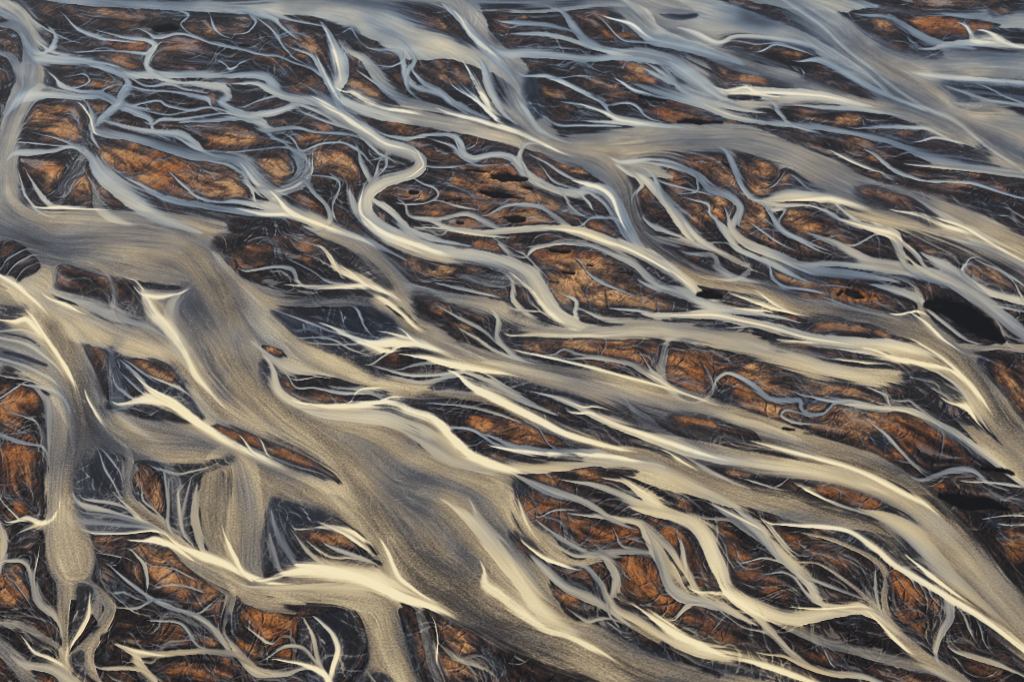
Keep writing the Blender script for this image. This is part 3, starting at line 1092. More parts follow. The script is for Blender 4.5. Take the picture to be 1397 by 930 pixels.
def streak(noises, steps, h=1.3, DX=None, DY=None):
    """Average each noise along the flow: threads of sediment drawn out by the current."""
    acc = [n.ravel().copy() for n in noises]; flat = [n.ravel() for n in noises]
    jj, ii = np.meshgrid(np.arange(NY, dtype=np.float32), np.arange(NX, dtype=np.float32), indexing='ij')
    for sg in (1.0, -1.0):
        px = ii.ravel().copy(); py = jj.ravel().copy()
        dx = DX * sg; dy = DY * sg
        for k in range(steps):
            px += dx * h; py += dy * h
            np.clip(px, 0, NX - 1.01, out=px); np.clip(py, 0, NY - 1.01, out=py)
            xi = px.astype(np.int32); yi = py.astype(np.int32)
            fx = px - xi; fy = py - yi
            idx = yi * NX + xi
            w = 0.5 + 0.5 * math.cos(math.pi * k / steps)
            w11 = fx * fy; w10 = fy - w11; w01 = fx - w11; w00 = 1 - fx - fy + w11
            for q, f in zip(acc, flat):
                q += w * (w00 * f[idx] + w01 * f[idx + 1] + w10 * f[idx + NX] + w11 * f[idx + NX + 1])
            idx = (py + 0.5).astype(np.int32) * NX + (px + 0.5).astype(np.int32)
            nx = DX[idx]; ny = DY[idx]
            sn = np.sign(nx * dx + ny * dy); sn[sn == 0] = 1
            dx = nx * sn; dy = ny * sn
    out = []
    for q in acc:
        q = q.reshape(NY, NX); q -= q.mean(); q /= q.std()
        out.append(np.clip(q, -2.6, 2.6).astype(np.float32))
    return out

white = rng.standard_normal((NY, NX)).astype(np.float32)
n1 = blur(white, 0.55)
n2 = blur(rng.standard_normal((NY, NX)).astype(np.float32), 2.2)
n3 = blur(rng.standard_normal((NY, NX)).astype(np.float32), 5.5)
LF, LM, LC = streak([n1, n2, n3], 30, 1.3, DX, DY)
LS, = streak([n1], 3, 1.2, DX, DY)
LB, = streak([blur(rng.standard_normal((NY, NX)).astype(np.float32), 7.0)], 42, 2.4, DX, DY)
# on the islands old rills swirl much more freely
swirl = (ang + 1.5 * fbm(WX / 26, WY / 38, 61, 4)).astype(np.float32)
SX = np.cos(swirl).ravel(); SY = np.sin(swirl).ravel()
WF, WM = streak([n1, n2], 13, 1.3, SX, SY)

# ---------------------------------------------------------------- painting the bed
T = np.full((NY, NX), 0.10, np.float32)      # silt load of the water film
TONE = np.full((NY, NX), 0.4, np.float32)    # warm (1) or milky blue (0) silt, with distance haze painted in
LAND = np.ones((NY, NX), np.float32)         # vegetated ground
RUST = np.zeros((NY, NX), np.float32)        # rust coloured moss and peat
POND = np.zeros((NY, NX), np.float32)
SPECK = np.zeros((NY, NX), np.float32)
FAN = np.zeros((NY, NX), np.float32)
DEEP = np.zeros((NY, NX), np.float32)
wig = fbm(WX / 9, WY / 14, 5, 3)
edge_p = fbm(WX / 18, WY / 26, 13, 3)
edge_n = sstep(-0.35, 0.35, fbm(WX / 60, WY / 80, 9, 3)).astype(np.float32)

def window(c, pad):
    i0 = max(0, int((c[:, 0].min() - pad - U0) / STEP)); i1 = min(NX, int((c[:, 0].max() + pad - U0) / STEP) + 2)
    j0 = max(0, int((c[:, 1].min() - pad - V0) / STEP)); j1 = min(NY, int((c[:, 1].max() + pad - V0) / STEP) + 2)
    return i0, i1, j0, j1

def stroke_sd(c, pad):
    wmax = c[:, 2].max()
    i0, i1, j0, j1 = window(c, wmax / 2 + pad)
    if i1 - i0 < 2 or j1 - j0 < 2: return None
    sd = np.full((j1 - j0, i1 - i0), -1e3, np.float32); wl = np.full_like(sd, 1.0); side = np.zeros_like(sd); arc = np.zeros_like(sd)
    al_ = 0.0
    for a, b in zip(c[:-1], c[1:]):
        r = max(a[2], b[2]) / 2 + pad
        x0 = max(i0, int((min(a[0], b[0]) - r - U0) / STEP)); x1 = min(i1, int((max(a[0], b[0]) + r - U0) / STEP) + 2)
        y0 = max(j0, int((min(a[1], b[1]) - r - V0) / STEP)); y1 = min(j1, int((max(a[1], b[1]) + r - V0) / STEP) + 2)
        if x1 <= x0 or y1 <= y0:
            al_ += math.hypot(b[0] - a[0], b[1] - a[1]); continue
        X = us[x0:x1][None, :] - a[0]; Y = vs[y0:y1][:, None] - a[1]
        ex, ey = b[0] - a[0], b[1] - a[1]; l2 = ex * ex + ey * ey + 1e-9
        t = np.clip((X * ex + Y * ey) / l2, 0, 1)
        w = a[2] + (b[2] - a[2]) * t
        s = w / 2 - np.hypot(X - ex * t, Y - ey * t)
        ln = math.sqrt(l2); cr = (X * ey - Y * ex) / ln / np.maximum(w / 2, 0.5); ar = al_ + t * ln; al_ += ln
        sub = sd[y0 - j0:y1 - j0, x0 - i0:x1 - i0]; wsub = wl[y0 - j0:y1 - j0, x0 - i0:x1 - i0]
        m = s > sub
        sub[m] = s[m]; wsub[m] = w[m]
        side[y0 - j0:y1 - j0, x0 - i0:x1 - i0][m] = cr[m]; arc[y0 - j0:y1 - j0, x0 - i0:x1 - i0][m] = ar[m]
    return (slice(j0, j1), slice(i0, i1)), sd, wl, np.clip(side, -1, 1), arc, al_

def poly_sd(c, pad):
    i0, i1, j0, j1 = window(c, pad)
    if i1 - i0 < 2 or j1 - j0 < 2: return None
    X = us[i0:i1][None, :]; Y = vs[j0:j1][:, None]
    d2 = np.full((j1 - j0, i1 - i0), 1e9, np.float32); ins = np.zeros(d2.shape, bool)
    for a, b in zip(c, np.roll(c, -1, 0)):
        ex, ey = b[0] - a[0], b[1] - a[1]; l2 = ex * ex + ey * ey + 1e-9
        t = np.clip(((X - a[0]) * ex + (Y - a[1]) * ey) / l2, 0, 1)
        d2 = np.minimum(d2, (X - a[0] - ex * t) ** 2 + (Y - a[1] - ey * t) ** 2)
        if abs(ey) > 1e-9:
            ins ^= ((a[1] > Y) != (b[1] > Y)) & (X < ex * (Y - a[1]) / ey + a[0])
    d = np.sqrt(d2)
    return (slice(j0, j1), slice(i0, i1)), np.where(ins, d, -d).astype(np.float32)

LEVEL = {'r': (0.58, 0.70), 's': (0.71, 0.54), 'c': (0.90, 0.70), 'm': (0.64, 0.36), 'g': (0.46, 0.95), 'b': (0.40, 0.25), 'k': (0.05, 0.25), 'n': (0.08, 0.4)}
FEATH = {'r': 1.0, 's': 1.1, 'c': 1.3, 'm': 1.0, 'g': 0.7, 'b': 1.0, 'k': 1.0, 'n': 0.7}

def over(sl, a, kind, dl=0.0):
    lv, tn = LEVEL[kind]
    lv = lv + dl
    T[sl] += (lv - T[sl]) * a
    TONE[sl] += (tn - TONE[sl]) * a
    LAND[sl] += ((1.0 if kind == 'n' else 0.0) - LAND[sl]) * a
    DEEP[sl] += ((1.0 if kind == 'k' else 0.0) - DEEP[sl]) * a
    SPECK[sl] += ((1.0 if kind == 'g' else 0.6 if kind == 'r' else 0.0) - SPECK[sl]) * a
    FAN[sl] += ((1.0 if kind == 'c' else 0.0) - FAN[sl]) * a

def paint(kind, poly, al, c):
    if poly:
        r = poly_sd(c, 14)
        if r is None: return
        sl, sd = r
        e = edge_n[sl]
        if kind == 'r':
            a = al * sstep(-9 * e - 2, 3 + 9 * e, sd + (1 + 3 * e) * (0.25 * LM[sl] + 0.45 * LF[sl]) + 1.5 * wig[sl])
            over(sl, a, kind, 0.03 * np.clip(sd / 40, 0, 1) - 0.07); return
        soft = 1.3 + 9.0 * e * e if kind == 'n' else 2.0 + 14.0 * e; F = 1.0 + 6.0 * e if kind == 'n' else 2.0 + 9.0 * e
        a = al * sstep(-soft, soft, sd + F * (0.25 * LM[sl] + 0.45 * LF[sl]) + 1.2 * wig[sl])
        over(sl, a, kind); return
    r = stroke_sd(c, 16)
    if r is None: return
    sl, sd, wl, side, arc, total = r
    if kind == 'o':
        a = al * sstep(-0.75, 0.5, sd / np.maximum(wl, 3))
        RUST[sl] = np.maximum(RUST[sl], a); return
    if kind == 'p':
        ps = np.clip(0.10 * wl, 1.0, 3.5)
        a = al * sstep(-1.3 * ps, 1.1 * ps, sd + (1.4 + 0.06 * wl) * wig[sl] + (0.5 + 0.10 * wl) * edge_p[sl] + 0.6 * LF[sl])
        POND[sl] = np.maximum(POND[sl], a); return
    ft = FEATH[kind]
    r3 = np.random.default_rng(int(abs(c[0, 0] * 7 + c[0, 1] * 13)) + 5)
    sgn = r3.choice([-1.0, 1.0])
    # one bank is cut sharp, the other shoals gently; they change over along the way
    crisp = np.clip(sstep(-0.5, 0.5, side * sgn + 1.1 * (edge_n[sl] - 0.5)), 0, 1)
    soft = np.clip(wl * ((0.04 + 0.17 * crisp) if kind == 'r' else (0.05 + 0.26 * crisp)), 0.7, 16.0)
    if kind == 'c': soft = np.clip(wl * (0.16 + 0.75 * crisp), 0.8, 30.0)
    if kind in 'bg': soft = np.clip((0.6 if kind == 'b' else 0.42) * wl, 2, 34)
    if kind == 'k': soft = np.clip(0.40 * wl, 1.2, 10)
    F = np.clip(0.12 * wl, 0.4, 4.5) * ft * (0.25 + 1.2 * crisp)
    a = al * sstep(-0.9 * soft, 1.0 * soft, sd + F * (0.30 * LM[sl] + 0.50 * LF[sl] + 0.2 * LC[sl]) + np.minimum(1.2, 0.12 * wl) * wig[sl])
    fade = min(0.45 * total, {'m': 10, 's': 10, 'c': 10, 'b': 40, 'g': 40}.get(kind, 8))
    if kind in 'msckbg':
        e = np.clip(np.minimum(arc, total - arc) / max(fade, 1), 0, 1)
        if kind in 'sc':                      # downstream the bright silt melts into the river
            e = np.minimum(e, np.clip((total - arc) / min(0.5 * total, 60.0 if kind == 'c' else 36.0), 0, 1))
        a = a * sstep(-0.05, 1.0, e * 1.1 + (1 - e) * (0.30 * LF[sl] + 0.22 * LM[sl]))
    if kind == 'b': a = a * 0.45
    if kind == 'g': a = a * 0.75
    q = np.clip(2 * sd / np.maximum(wl, 1), 0, 1)
    dl = 0.0
    if kind in 'rsmc':
        dl = {'r': 0.03, 's': 0.10, 'm': 0.12, 'c': 0.20}[kind] * (q - 0.5) + {'r': 0.055, 's': 0.07, 'm': 0.06, 'c': 0.12}[kind] * -sgn * side + r3.normal(0, 0.035)
    over(sl, a, kind, dl)

curves.sort(key=lambda q: (q[0][0], q[0][1]))

def flow_tail(x, y, dx, dy, L, pull=0.35, wob=0.0):
    out = []; n = 7
    for k in range(n):
        i = int(np.clip((x - U0) / STEP, 0, NX - 1)); j = int(np.clip((y - V0) / STEP, 0, NY - 1))
        ex, ey = math.cos(swirl[j, i] * wob + ang[j, i] * (1 - wob)), math.sin(swirl[j, i] * wob + ang[j, i] * (1 - wob))
        if ex * dx + ey * dy < 0: ex, ey = -ex, -ey
        dx, dy = (1 - pull) * dx + pull * ex, (1 - pull) * dy + pull * ey
        h = math.hypot(dx, dy) + 1e-6; dx /= h; dy /= h
        x += dx * L / n; y += dy * L / n
        out.append((x, y))
    return out

def drawn_out(kind, c, r3):
    """Channels do not stop dead: each end thins out along the current, the bright ones fray into threads."""
    c = c.copy()
    c[:, 2] *= {'c': 1.18, 'm': 1.18, 's': 1.08}.get(kind, 1.0)
    extra = []
    for end in (0, 1):
        if end == 0: c = c[::-1]
        x, y, w = c[-1]; q = c[-3] if len(c) > 3 else c[0]
        d = np.array([x - q[0], y - q[1]]); h = np.hypot(*d)
        if h > 1e-3:
            d /= h
            L = min(70.0, 14 + 1.9 * w) if end == 0 else min(90.0, 24 + 3.0 * w)
            t = flow_tail(x, y, d[0], d[1], L)
            tail = [(a, b, w * (1 - (k + 1) / (len(t) + 0.6)) ** 0.9) for k, (a, b) in enumerate(t)]
            for m in range({'c': 3, 's': 2, 'm': 2}.get(kind, 0) if w > 2.0 and end == 0 else 1 if kind in 'ms' and end == 0 else 0):
                k0 = max(0, len(c) - 1 - int(r3.integers(0, max(2, len(c) // 3))))
                p = c[k0]; off = r3.uniform(-0.45, 0.45) * p[2]
                th = math.atan2(d[1], d[0]) + r3.normal(0, 0.42)
                tt = flow_tail(p[0] - d[1] * off, p[1] + d[0] * off, math.cos(th), math.sin(th), r3.uniform(0.8, 2.2) * (14 + p[2]), 0.12, 0.5)
                w1 = np.clip(0.26 * p[2], 1.0, 3.6)
                extra.append(np.array([(a, b, w1 * (1 - k / len(tt)) + 0.2) for k, (a, b) in enumerate(tt)]))
            c = np.vstack([c, np.array(tail)])
        if end == 0: c = c[::-1]
    return c, extra
done_threads = False
def threads():
    """Countless hair-thin rills that comb and cross the islands, following the general slope."""
    wob = 2.3 * fbm(WX / 20, WY / 30, 33, 3)
    r2 = np.random.default_rng(11)
    def rill_path(x, y, L, w0, bias, depth):
        p = []; dx, dy = 1.0, 0.3; n = max(4, int(L / 3.5))
        far = 0.6 + 0.4 * y / NY
        for k in range(n):
            ii, jj = int(np.clip(x, 0, NX - 1)), int(np.clip(y, 0, NY - 1))
            a = ang[jj, ii] + wob[jj, ii] + bias
            ex, ey = math.cos(a), math.sin(a)
            if ex * dx + ey * dy < 0: ex, ey = -ex, -ey
            dx, dy = (ex, ey) if k == 0 else (0.6 * dx + 0.4 * ex, 0.6 * dy + 0.4 * ey)
            x += 3.5 * dx; y += 3.5 * dy * far
            p.append((U0 + STEP * x, V0 + STEP * y, 0.0))
            if depth < 2 and r2.random() < 0.045: rill_path(x, y, L * 0.6, w0 * 0.75, bias + r2.choice([-1, 1]) * r2.uniform(0.4, 0.9), depth + 1)
        c = np.array(p)
        t = np.linspace(0, 1, len(c)); c[:, 2] = w0 * (0.35 + 0.65 * np.sin(np.pi * np.clip(t * 0.9 + 0.08, 0, 1)))
        r = stroke_sd(c, 3)
        if r is None: return
        sl, sd, wl = r[:3]
        al = r2.uniform(0.25, 0.85)
        a = al * sstep(-0.9, 0.9, sd + 0.35 * LF[sl]) * np.maximum(LAND[sl], DEEP[sl]) * sstep(0, 0.15, np.minimum(r[4], r[5] - r[4]) / max(r[5], 1))
        kind = r2.choice(['m', 'm', 's', 's', 'k'])
        over(sl, a, kind, r2.normal(0, 0.07))
    for n in range(9500):
        i = r2.integers(0, NX); j = int(NY * r2.random() ** 1.15)
        if LAND[j, i] < 0.5 and DEEP[j, i] < 0.5: continue
        rill_path(float(i), float(j), r2.uniform(20, 120), (1.05 + 2.8 * r2.random() ** 3) * (0.6 + 0.7 * j / NY), r2.normal(0, 0.3), 0)
for (lay, _, kind, poly, al, _p), c in curves:
    if lay >= 5 and not done_threads:
        done_threads = True; threads()
    if kind in 'rsmc' and not poly:
        c, extra = drawn_out(kind, c, np.random.default_rng(_ * 31 + 1))
        for e in extra: paint('s' if kind == 'c' else kind, False, 0.55 * al, e)
    paint(kind, poly, al, c)

# hair-fine spills that leave the banks at an angle
def spills():
    r2 = np.random.default_rng(23)
    edge = np.argwhere((T > 0.38) & (T < 0.6) & (LAND < 0.6))
    for j, i in edge[r2.integers(0, len(edge), 8500)]:
        far = 0.5 + 0.8 * j / NY
        th = ang[j, i] + r2.choice([-1, 1]) * r2.uniform(0.1, 0.75) + (math.pi if r2.random() < 0.5 else 0)
        L = r2.uniform(6, 40) * far; n = 6
        bend = r2.normal(0, 0.12)
        x, y = us[i], vs[j]; p = []
        for k in range(n):
            p.append((x, y, (1.25 - 1.0 * k / n) * far)); x += L / n * math.cos(th); y += L / n * math.sin(th) * 0.8; th += bend
        r = stroke_sd(np.array(p), 3)
        if r is None: continue
        sl, sd, wl = r[:3]
        a = r2.uniform(0.2, 0.7) * sstep(-0.9, 0.9, sd) * np.clip(1 - r[4] / max(r[5], 1), 0, 1)
        a = a * (T[sl] < 0.55)
        over(sl, a, 'm' if r2.random() < 0.8 else 's')
spills()

def fibres():
    """Fine hanging threads of silt reaching from the banks into the black sand."""
    r2 = np.random.default_rng(29)
    D = blur(DEEP, 5.0); gy, gx = np.gradient(D)
    edge = np.argwhere((D > 0.2) & (D < 0.75) & (DEEP > 0.15))
    for j, i in edge[r2.integers(0, len(edge), 2600)]:
        far = 0.5 + 0.7 * j / NY
        th = math.atan2(gy[j, i], gx[j, i]) + r2.normal(0, 0.75); bend = r2.normal(0, 0.16)
        L = r2.uniform(8, 46) * far; n = 7; x, y = us[i], vs[j]; p = []
        x -= 4 * math.cos(th); y -= 4 * math.sin(th)
        for k in range(n):
            p.append((x, y, (1.5 - 1.2 * k / n) * far)); x += L / n * math.cos(th); y += L / n * math.sin(th); th += bend
        r = stroke_sd(np.array(p), 3)
        if r is None: continue
        sl, sd, wl = r[:3]
        a = r2.uniform(0.10, 0.45) * sstep(-0.9, 0.9, sd) * np.clip(1 - r[4] / max(r[5], 1), 0, 1) * (T[sl] < 0.5)
        over(sl, a, 'm' if r2.random() < 0.7 else 's')
fibres()

# deep middle of a channel carries most silt, its margins are thin and slate coloured
core = blur(T * (1 - LAND), 8.0)
big = sstep(0.12, 0.5, core)
T = (T * (1 + (1 - LAND) * big * (np.clip(0.74 + 0.50 * core, 0, 1.05) - 1))).astype(np.float32)
TONE += (1 - LAND) * (0.55 * (core - 0.5))

# a thin sheet of water lies over the black sand beside the channels
film = blur(T * (1 - LAND), 6.0)
shoal = np.clip(0.55 * film * (0.15 + 1.0 * edge_n) + (0.05 * LM + 0.05 * LF) * film, 0, 0.45) * (1 - LAND) * (1 - 0.8 * DEEP)
T = np.maximum(T, shoal.astype(np.float32))

# the current combs everything it carries
mid = 4 * T * (1 - T)
wetm = 1 - LAND
broad = fbm(WX / 45, WY / 45, 71, 3)
calm = 1 - 0.45 * sstep(0.25, 0.55, core)
T += wetm * ((0.022 * LF + 0.010 * LM + 0.016 * LC) * calm + 0.05 * broad + 0.040 * LB * sstep(0.12, 0.45, core)) * (0.45 + 0.7 * mid) * (0.5 + 0.9 * sstep(0.05, 0.3, T))
T += wetm * sstep(0.22, 0.02, T) * np.maximum(0, 0.05 * LM + 0.08 * LF + 0.05 * LC + 0.03 * WF + 0.12 * broad)
T += SPECK * (0.3 + 1.3 * sstep(-0.5, 0.6, fbm(WX / 30, WY / 30, 91, 3))) * (0.012 * LS + 0.014 * LF)
np.clip(T, 0, 1, out=T)
TONE += 0.06 * LC * wetm + 0.14 * LB * wetm + 0.06 + 0.50 * (VV - 430) / 930 - 0.22 * sstep(300, 20, VV)  # also paints aerial haze into the silt colour: bluer far off, warmer near
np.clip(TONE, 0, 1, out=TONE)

# silt laden seepage veils the ground beside the channels
near = blur(T * (1 - LAND), 9.0); wide = blur(T * (1 - LAND), 22.0)
veil = LAND * np.clip(sstep(0.05, 0.55, 0.6 * near + 0.6 * wide + 0.05 * LM + 0.04 * LC + 0.10 * broad) * (0.08 + 0.62 * edge_n), 0, 0.55)
veil = veil.astype(np.float32)
LAND0 = LAND.copy()
T = (T * (1 - veil) + veil * (0.24 + 0.05 * LF + 0.04 * LM)).clip(0, 1).astype(np.float32)
LAND = LAND * (1 - 0.75 * veil)
margin = blur(1 - LAND0, 3.0)
fb = fbm(WX / 16, WY / 22, 41, 5); fb2 = fbm(WX / 5, WY / 8, 47, 4)
fb3 = fbm(WX / 2.2, WY / 3.6, 53, 3)
rust = 0.54 * RUST + 0.38 + 0.06 * WM + 0.08 * WF + 0.12 * LM + 0.05 * LF + 0.34 * fb + 0.42 * fbm(WX / 55, WY / 60, 97, 3) + 0.22 * fb2 + 0.14 * fb3 - 0.48 * sstep(0.2, 0.8, margin)
RUSTF = sstep(0.0, 1.30, rust).astype(np.float32)
# old dry rills, pale with silt, thread the islands
rill = LAND * sstep(0.9, 2.5, 0.7 * WM + 0.75 * WF + 0.5 * LM + 0.5 * fb) * 0.6 * (1 - 0.55 * RUST)
LAND = LAND * (1 - rill)
T = np.maximum(T, 0.50 * sstep(0, 0.5, rill)).astype(np.float32)
OCHRE = np.clip(0.5 + 1.3 * fbm(WX / 90, WY / 90, 81, 3) + 0.5 * fbm(WX / 12, WY / 12, 85, 3) - 0.55 * sstep(500, 800, VV) + 0.1, 0, 1)
Z = (LAND * (1 - POND) * (1.3 + 0.8 * fb + 0.6 * fb2 + 0.12 * WM + 0.10 * WF + 0.55 * fb3)).astype(np.float32)
Z = Z + 0.05 * T
# ---------------------------------------------------------------- things on the plain (image pixel position, label)
ISLANDS = [
 ((240, 78), 'brown island just below the small round black pond at top left'),
 ((255, 128), 'dark island combed by milky threads between two level milky streams at upper left'),
 ((945, 255), 'brown island with forked rills left of the orange island with curled hollows'),
 ((870, 255), 'dark brown island against the right bank of the dark brown river bend'),
 ((790, 652), 'dark island strip directly under the long cream stream below centre'),
 ((1020, 812), 'dark brown island below the curving cream stream at lower right'),
 ((175, 830), 'dark island with scattered rills right of the forked tan river at bottom left'),
 ((535, 262), 'dark grey flat enclosed by the lower S-shaped bend'),
 ((374, 478), 'tiny rust islet alone in the wide tan river left of centre'),
 ((65, 172), 'dark brown island held in the inner bend of the far left river'),
 ((80, 240), 'small rust island with a smeared pale silt patch, above the broad tan river at left'),
 ((215, 232), 'long rust orange island lying between two milky streams left of the S-shaped bend'),
 ((106, 106), 'tiny rust island cupped by a thin milky loop at upper left'),
 ((180, 62), 'dark brown island in the top left with thin milky streams and a small black pond'),
 ((308, 190), 'rust hummock island between milky threads at upper left'),
 ((375, 235), 'orange island with a grey crescent stream curving round its right side'),
 ((452, 216), 'orange flat directly left of the S-shaped river bend'),
 ((425, 125), 'small brown island under the milky stream end, left of the top pale fan'),
 ((350, 55), 'dark purple brown island under the topmost blue grey river'),
 ((525, 172), 'thin rust strip island below the pale stream that feeds the S-shaped bend'),
 ((660, 238), 'orange island with two long black ponds, right of the S-shaped bend'),
 ((720, 300), 'low orange island with a small dark pond above the long milky stream'),
 ((775, 215), 'brown wedge island under the confluence of the two wide upper rivers'),
 ((830, 312), 'small rust island tucked into the outer bend of the dark brown river'),
 ((700, 32), 'dark island at top centre fringed with pale blue streaks'),
 ((885, 112), 'mottled brown island right of the wide speckled river at top centre'),
 ((925, 152), 'orange island edge with a black pond strip above the wide upper river'),
 ((625, 102), 'brown island beside the white branching silt left of the central river'),
 ((1240, 38), 'rust island between channels in the top right'),
 ((1072, 72), 'small dark lens island with thin pale loops, upper right'),
 ((985, 90), 'curved rust island under the broad upper right river'),
 ((1150, 162), 'narrow rust strip island between two nearly straight upper right channels'),
 ((1300, 250), 'long thin rust island at right between tan river arms'),
 ((1205, 278), 'dark grey lens island ringed by the tan river at right'),
 ((1040, 238), 'orange island with curled dark hollows below the wide tan river, right of centre'),
 ((1090, 300), 'rust island with looping milky streams below the pale silt fan at right'),
 ((395, 350), 'large dark brown island left of centre with white branching silt at its right corner'),
 ((120, 385), 'dark island with grey rills in the crook of the tan river at left'),
 ((222, 512), 'small rust island on black sand inside the left river fork'),
 ((370, 610), 'slim rust sliver island between two wide tan channels in the lower left'),
 ((450, 545), 'narrow island with rust flecks and pale rills, left of the long cream bar'),
 ((28, 600), 'tall rust island at the left edge walled in by the tan river'),
 ((620, 375), 'brown island under the second bend of the pale river at centre'),
 ((590, 425), 'lens shaped dark brown island between two tan rivers at centre'),
 ((800, 478), 'rust island strip beneath the cream river edge at centre'),
 ((930, 515), 'rust mound island with pale wash on its flank, right of centre'),
 ((700, 590), 'rust orange island between the grey river and the long cream stream at centre'),
 ((850, 405), 'broad bright orange island right of the second pale bend'),
 ((775, 350), 'orange island with three small black ponds right of centre'),
 ((960, 585), 'thin dark rust island between cream and grey rivers right of centre'),
 ((1155, 405), 'rust island with several small black ponds left of the large black pond'),
 ((1150, 447), 'orange strip island along the dark brown river at right'),
 ((1335, 378), 'rust island near the right edge above the large black pond'),
 ((1200, 575), 'wide rust island at right with a meandering milky stream across its left'),
 ((1040, 512), 'small brown island above the milky meander'),
 ((1375, 535), 'dark rust island against the right edge below the large black pond'),
 ((1290, 535), 'dark wedge island between the cream river and the grey channel at right'),
 ((20, 795), 'brown island at the lower left edge beside a thin pale stream'),
 ((245, 790), 'large rust island with pale branching rills in the lower left'),
 ((210, 672), 'small dark island with a rust core between tan arms in the lower left'),
 ((420, 862), 'rust island holding an antler-like pale stream near the bottom left'),
 ((265, 915), 'rust island on the bottom edge under a pale branching stream'),
 ((460, 735), 'eye-shaped island with dark mottling above the cream bar in the lower left'),
 ((630, 880), 'brown wedge island on the bottom edge below the widest tan river'),
 ((800, 705), 'rust island right of the widest tan river, crossed by forked rills'),
 ((870, 810), 'bright rust island between milky streams in the lower centre'),
 ((770, 800), 'dark purple brown island hugging the right bank of the widest tan river'),
 ((915, 722), 'narrow rust island between two pale grey streams in the lower centre'),
 ((1140, 672), 'long rust sliver island under the widest cream river at lower right'),
 ((1010, 768), 'rust island between two milky branches in the lower right'),
 ((1130, 756), 'rust island left of the curled tan stream in the lower right'),
 ((1245, 805), 'dark rust island enclosed by the tan loop at lower right'),
 ((1370, 750), 'rust island on the right edge below the lower black pond'),
 ((1340, 895), 'dark rust island in the bottom right corner'),
 ((1190, 625), 'dark rust island above the widest cream river at lower right'),
]
FANS = [
 ((215, 432), 'cream silt bar flaring upward like a flame in the left river'),
 ((218, 563), 'cream bar with spiky upper end inside the left river fork'),
 ((490, 375), 'white branching silt fan at the right corner of the dark brown island'),
 ((520, 465), 'white flame-like silt bar over black sand at centre'),
 ((545, 565), 'long cream bar curving along the centre river'),
 ((595, 492), 'pale silt tongue right of the white flame-like bar'),
 ((680, 548), 'slanting cream bar on the grey river at centre'),
 ((860, 585), 'cream bar along the upper edge of the river right of centre'),
 ((480, 783), 'wide cream bar at the head of the widest tan river'),
 ((290, 768), 'cream bar on the outer bend of the lower left river'),
 ((675, 815), 'cream fan lying in the lower part of the widest tan river'),
 ((1040, 413), 'feathered cream fan above the cream river at right'),
 ((660, 145), 'white branching silt left of the central upper river'),
 ((1310, 830), 'long cream bar running to the bottom right corner'),
 ((990, 885), 'cream bar along the bottom right of centre'),
 ((1120, 272), 'pale silt fan below the wide tan river at right'),
 ((212, 740), 'small round cream bar beside the lower left river'),
 ((655, 698), 'slim cream tongue in the widest tan river'),
 ((1300, 520), 'cream ridge along the bend of the right hand river'),
]
PONDS = [
 ((228, 39), 'small round black pond in the dark top left island'),
 ((335, 62), 'tiny black pond left of the top pale fan'),
 ((892, 133), 'slim black pond beside the pale stream at upper centre'),
 ((945, 167), 'black pond strip on the bank of the wide upper river'),
 ((692, 244), 'larger upper black pond on the orange island right of the S-shaped bend'),
 ((680, 267), 'long lower black pond on the orange island right of the S-shaped bend'),
 ((650, 234), 'small dark pond above the two long black ponds'),
 ((617, 273), 'thin dark pond left of the two long black ponds'),
 ((702, 298), 'ragged dark pond in the low orange island'),
 ((627, 304), 'tiny round pond left of the ragged dark pond'),
 ((765, 343), 'small black pond atop the broad orange area right of the second bend'),
 ((777, 372), 'tiny black pond in the middle of the broad orange area'),
 ((755, 384), 'tiny dark pond close to the second pale bend'),
 ((968, 402), 'black oval pond at the end of the pale stream right of centre'),
 ((1168, 402), 'black pond in the middle of the pond dotted rust island'),
 ((1198, 408), 'small black pond right of the middle pond on the rust island'),
 ((1310, 435), 'largest black pond, tapering beside the right hand river'),
 ((1335, 688), 'wide black pond near the lower right edge'),
 ((1362, 643), 'narrow black pond above the wide one near the right edge'),
]
# ---------------------------------------------------------------- scene
sc = bpy.context.scene
col = sc.collection
def srgb(r, g, b):
    return tuple(((c / 255) / 12.92 if c / 255 <= 0.04045 else ((c / 255 + 0.055) / 1.055) ** 2.4) for c in (r, g, b)) + (1.0,)

class Nodes:
    def __init__(s, name):
        s.m = bpy.data.materials.new(name); s.m.use_nodes = True
        s.t = s.m.node_tree; s.t.nodes.clear()
    def n(s, t, **kw):
        o = s.t.nodes.new(t)
        for k, v in kw.items(): setattr(o, k, v)
        return o
    def l(s, a, b): s.t.links.new(a, b)
    def put(s, sock, v):
        if isinstance(v, (int, float, tuple)): sock.default_value = v
        else: s.l(v, sock)
    def math(s, op, a, b=0.0, c=0.0, clamp=False):
        o = s.n('ShaderNodeMath', operation=op, use_clamp=clamp)
        for i, v in enumerate((a, b, c)): s.put(o.inputs[i], v)
        return o.outputs[0]
    def mix(s, f, a, b):
        o = s.n('ShaderNodeMix', data_type='RGBA')
        s.put(o.inputs[0], f); s.put(o.inputs[6], a); s.put(o.inputs[7], b)
        return o.outputs[2]
    def ramp(s, f, stops):
        o = s.n('ShaderNodeValToRGB'); e = o.color_ramp.elements
        while len(e) < len(stops): e.new(0.5)
        for q, (p, c) in zip(e, stops): q.position = p; q.color = srgb(*c)
        s.put(o.inputs[0], f); return o.outputs[0]
    def noise(s, vec, scale, detail=3.0, rough=0.6):
        o = s.n('ShaderNodeTexNoise'); s.l(vec, o.inputs['Vector'])
        o.inputs['Scale'].default_value = scale; o.inputs['Detail'].default_value = detail; o.inputs['Roughness'].default_value = rough
        return o.outputs[0]

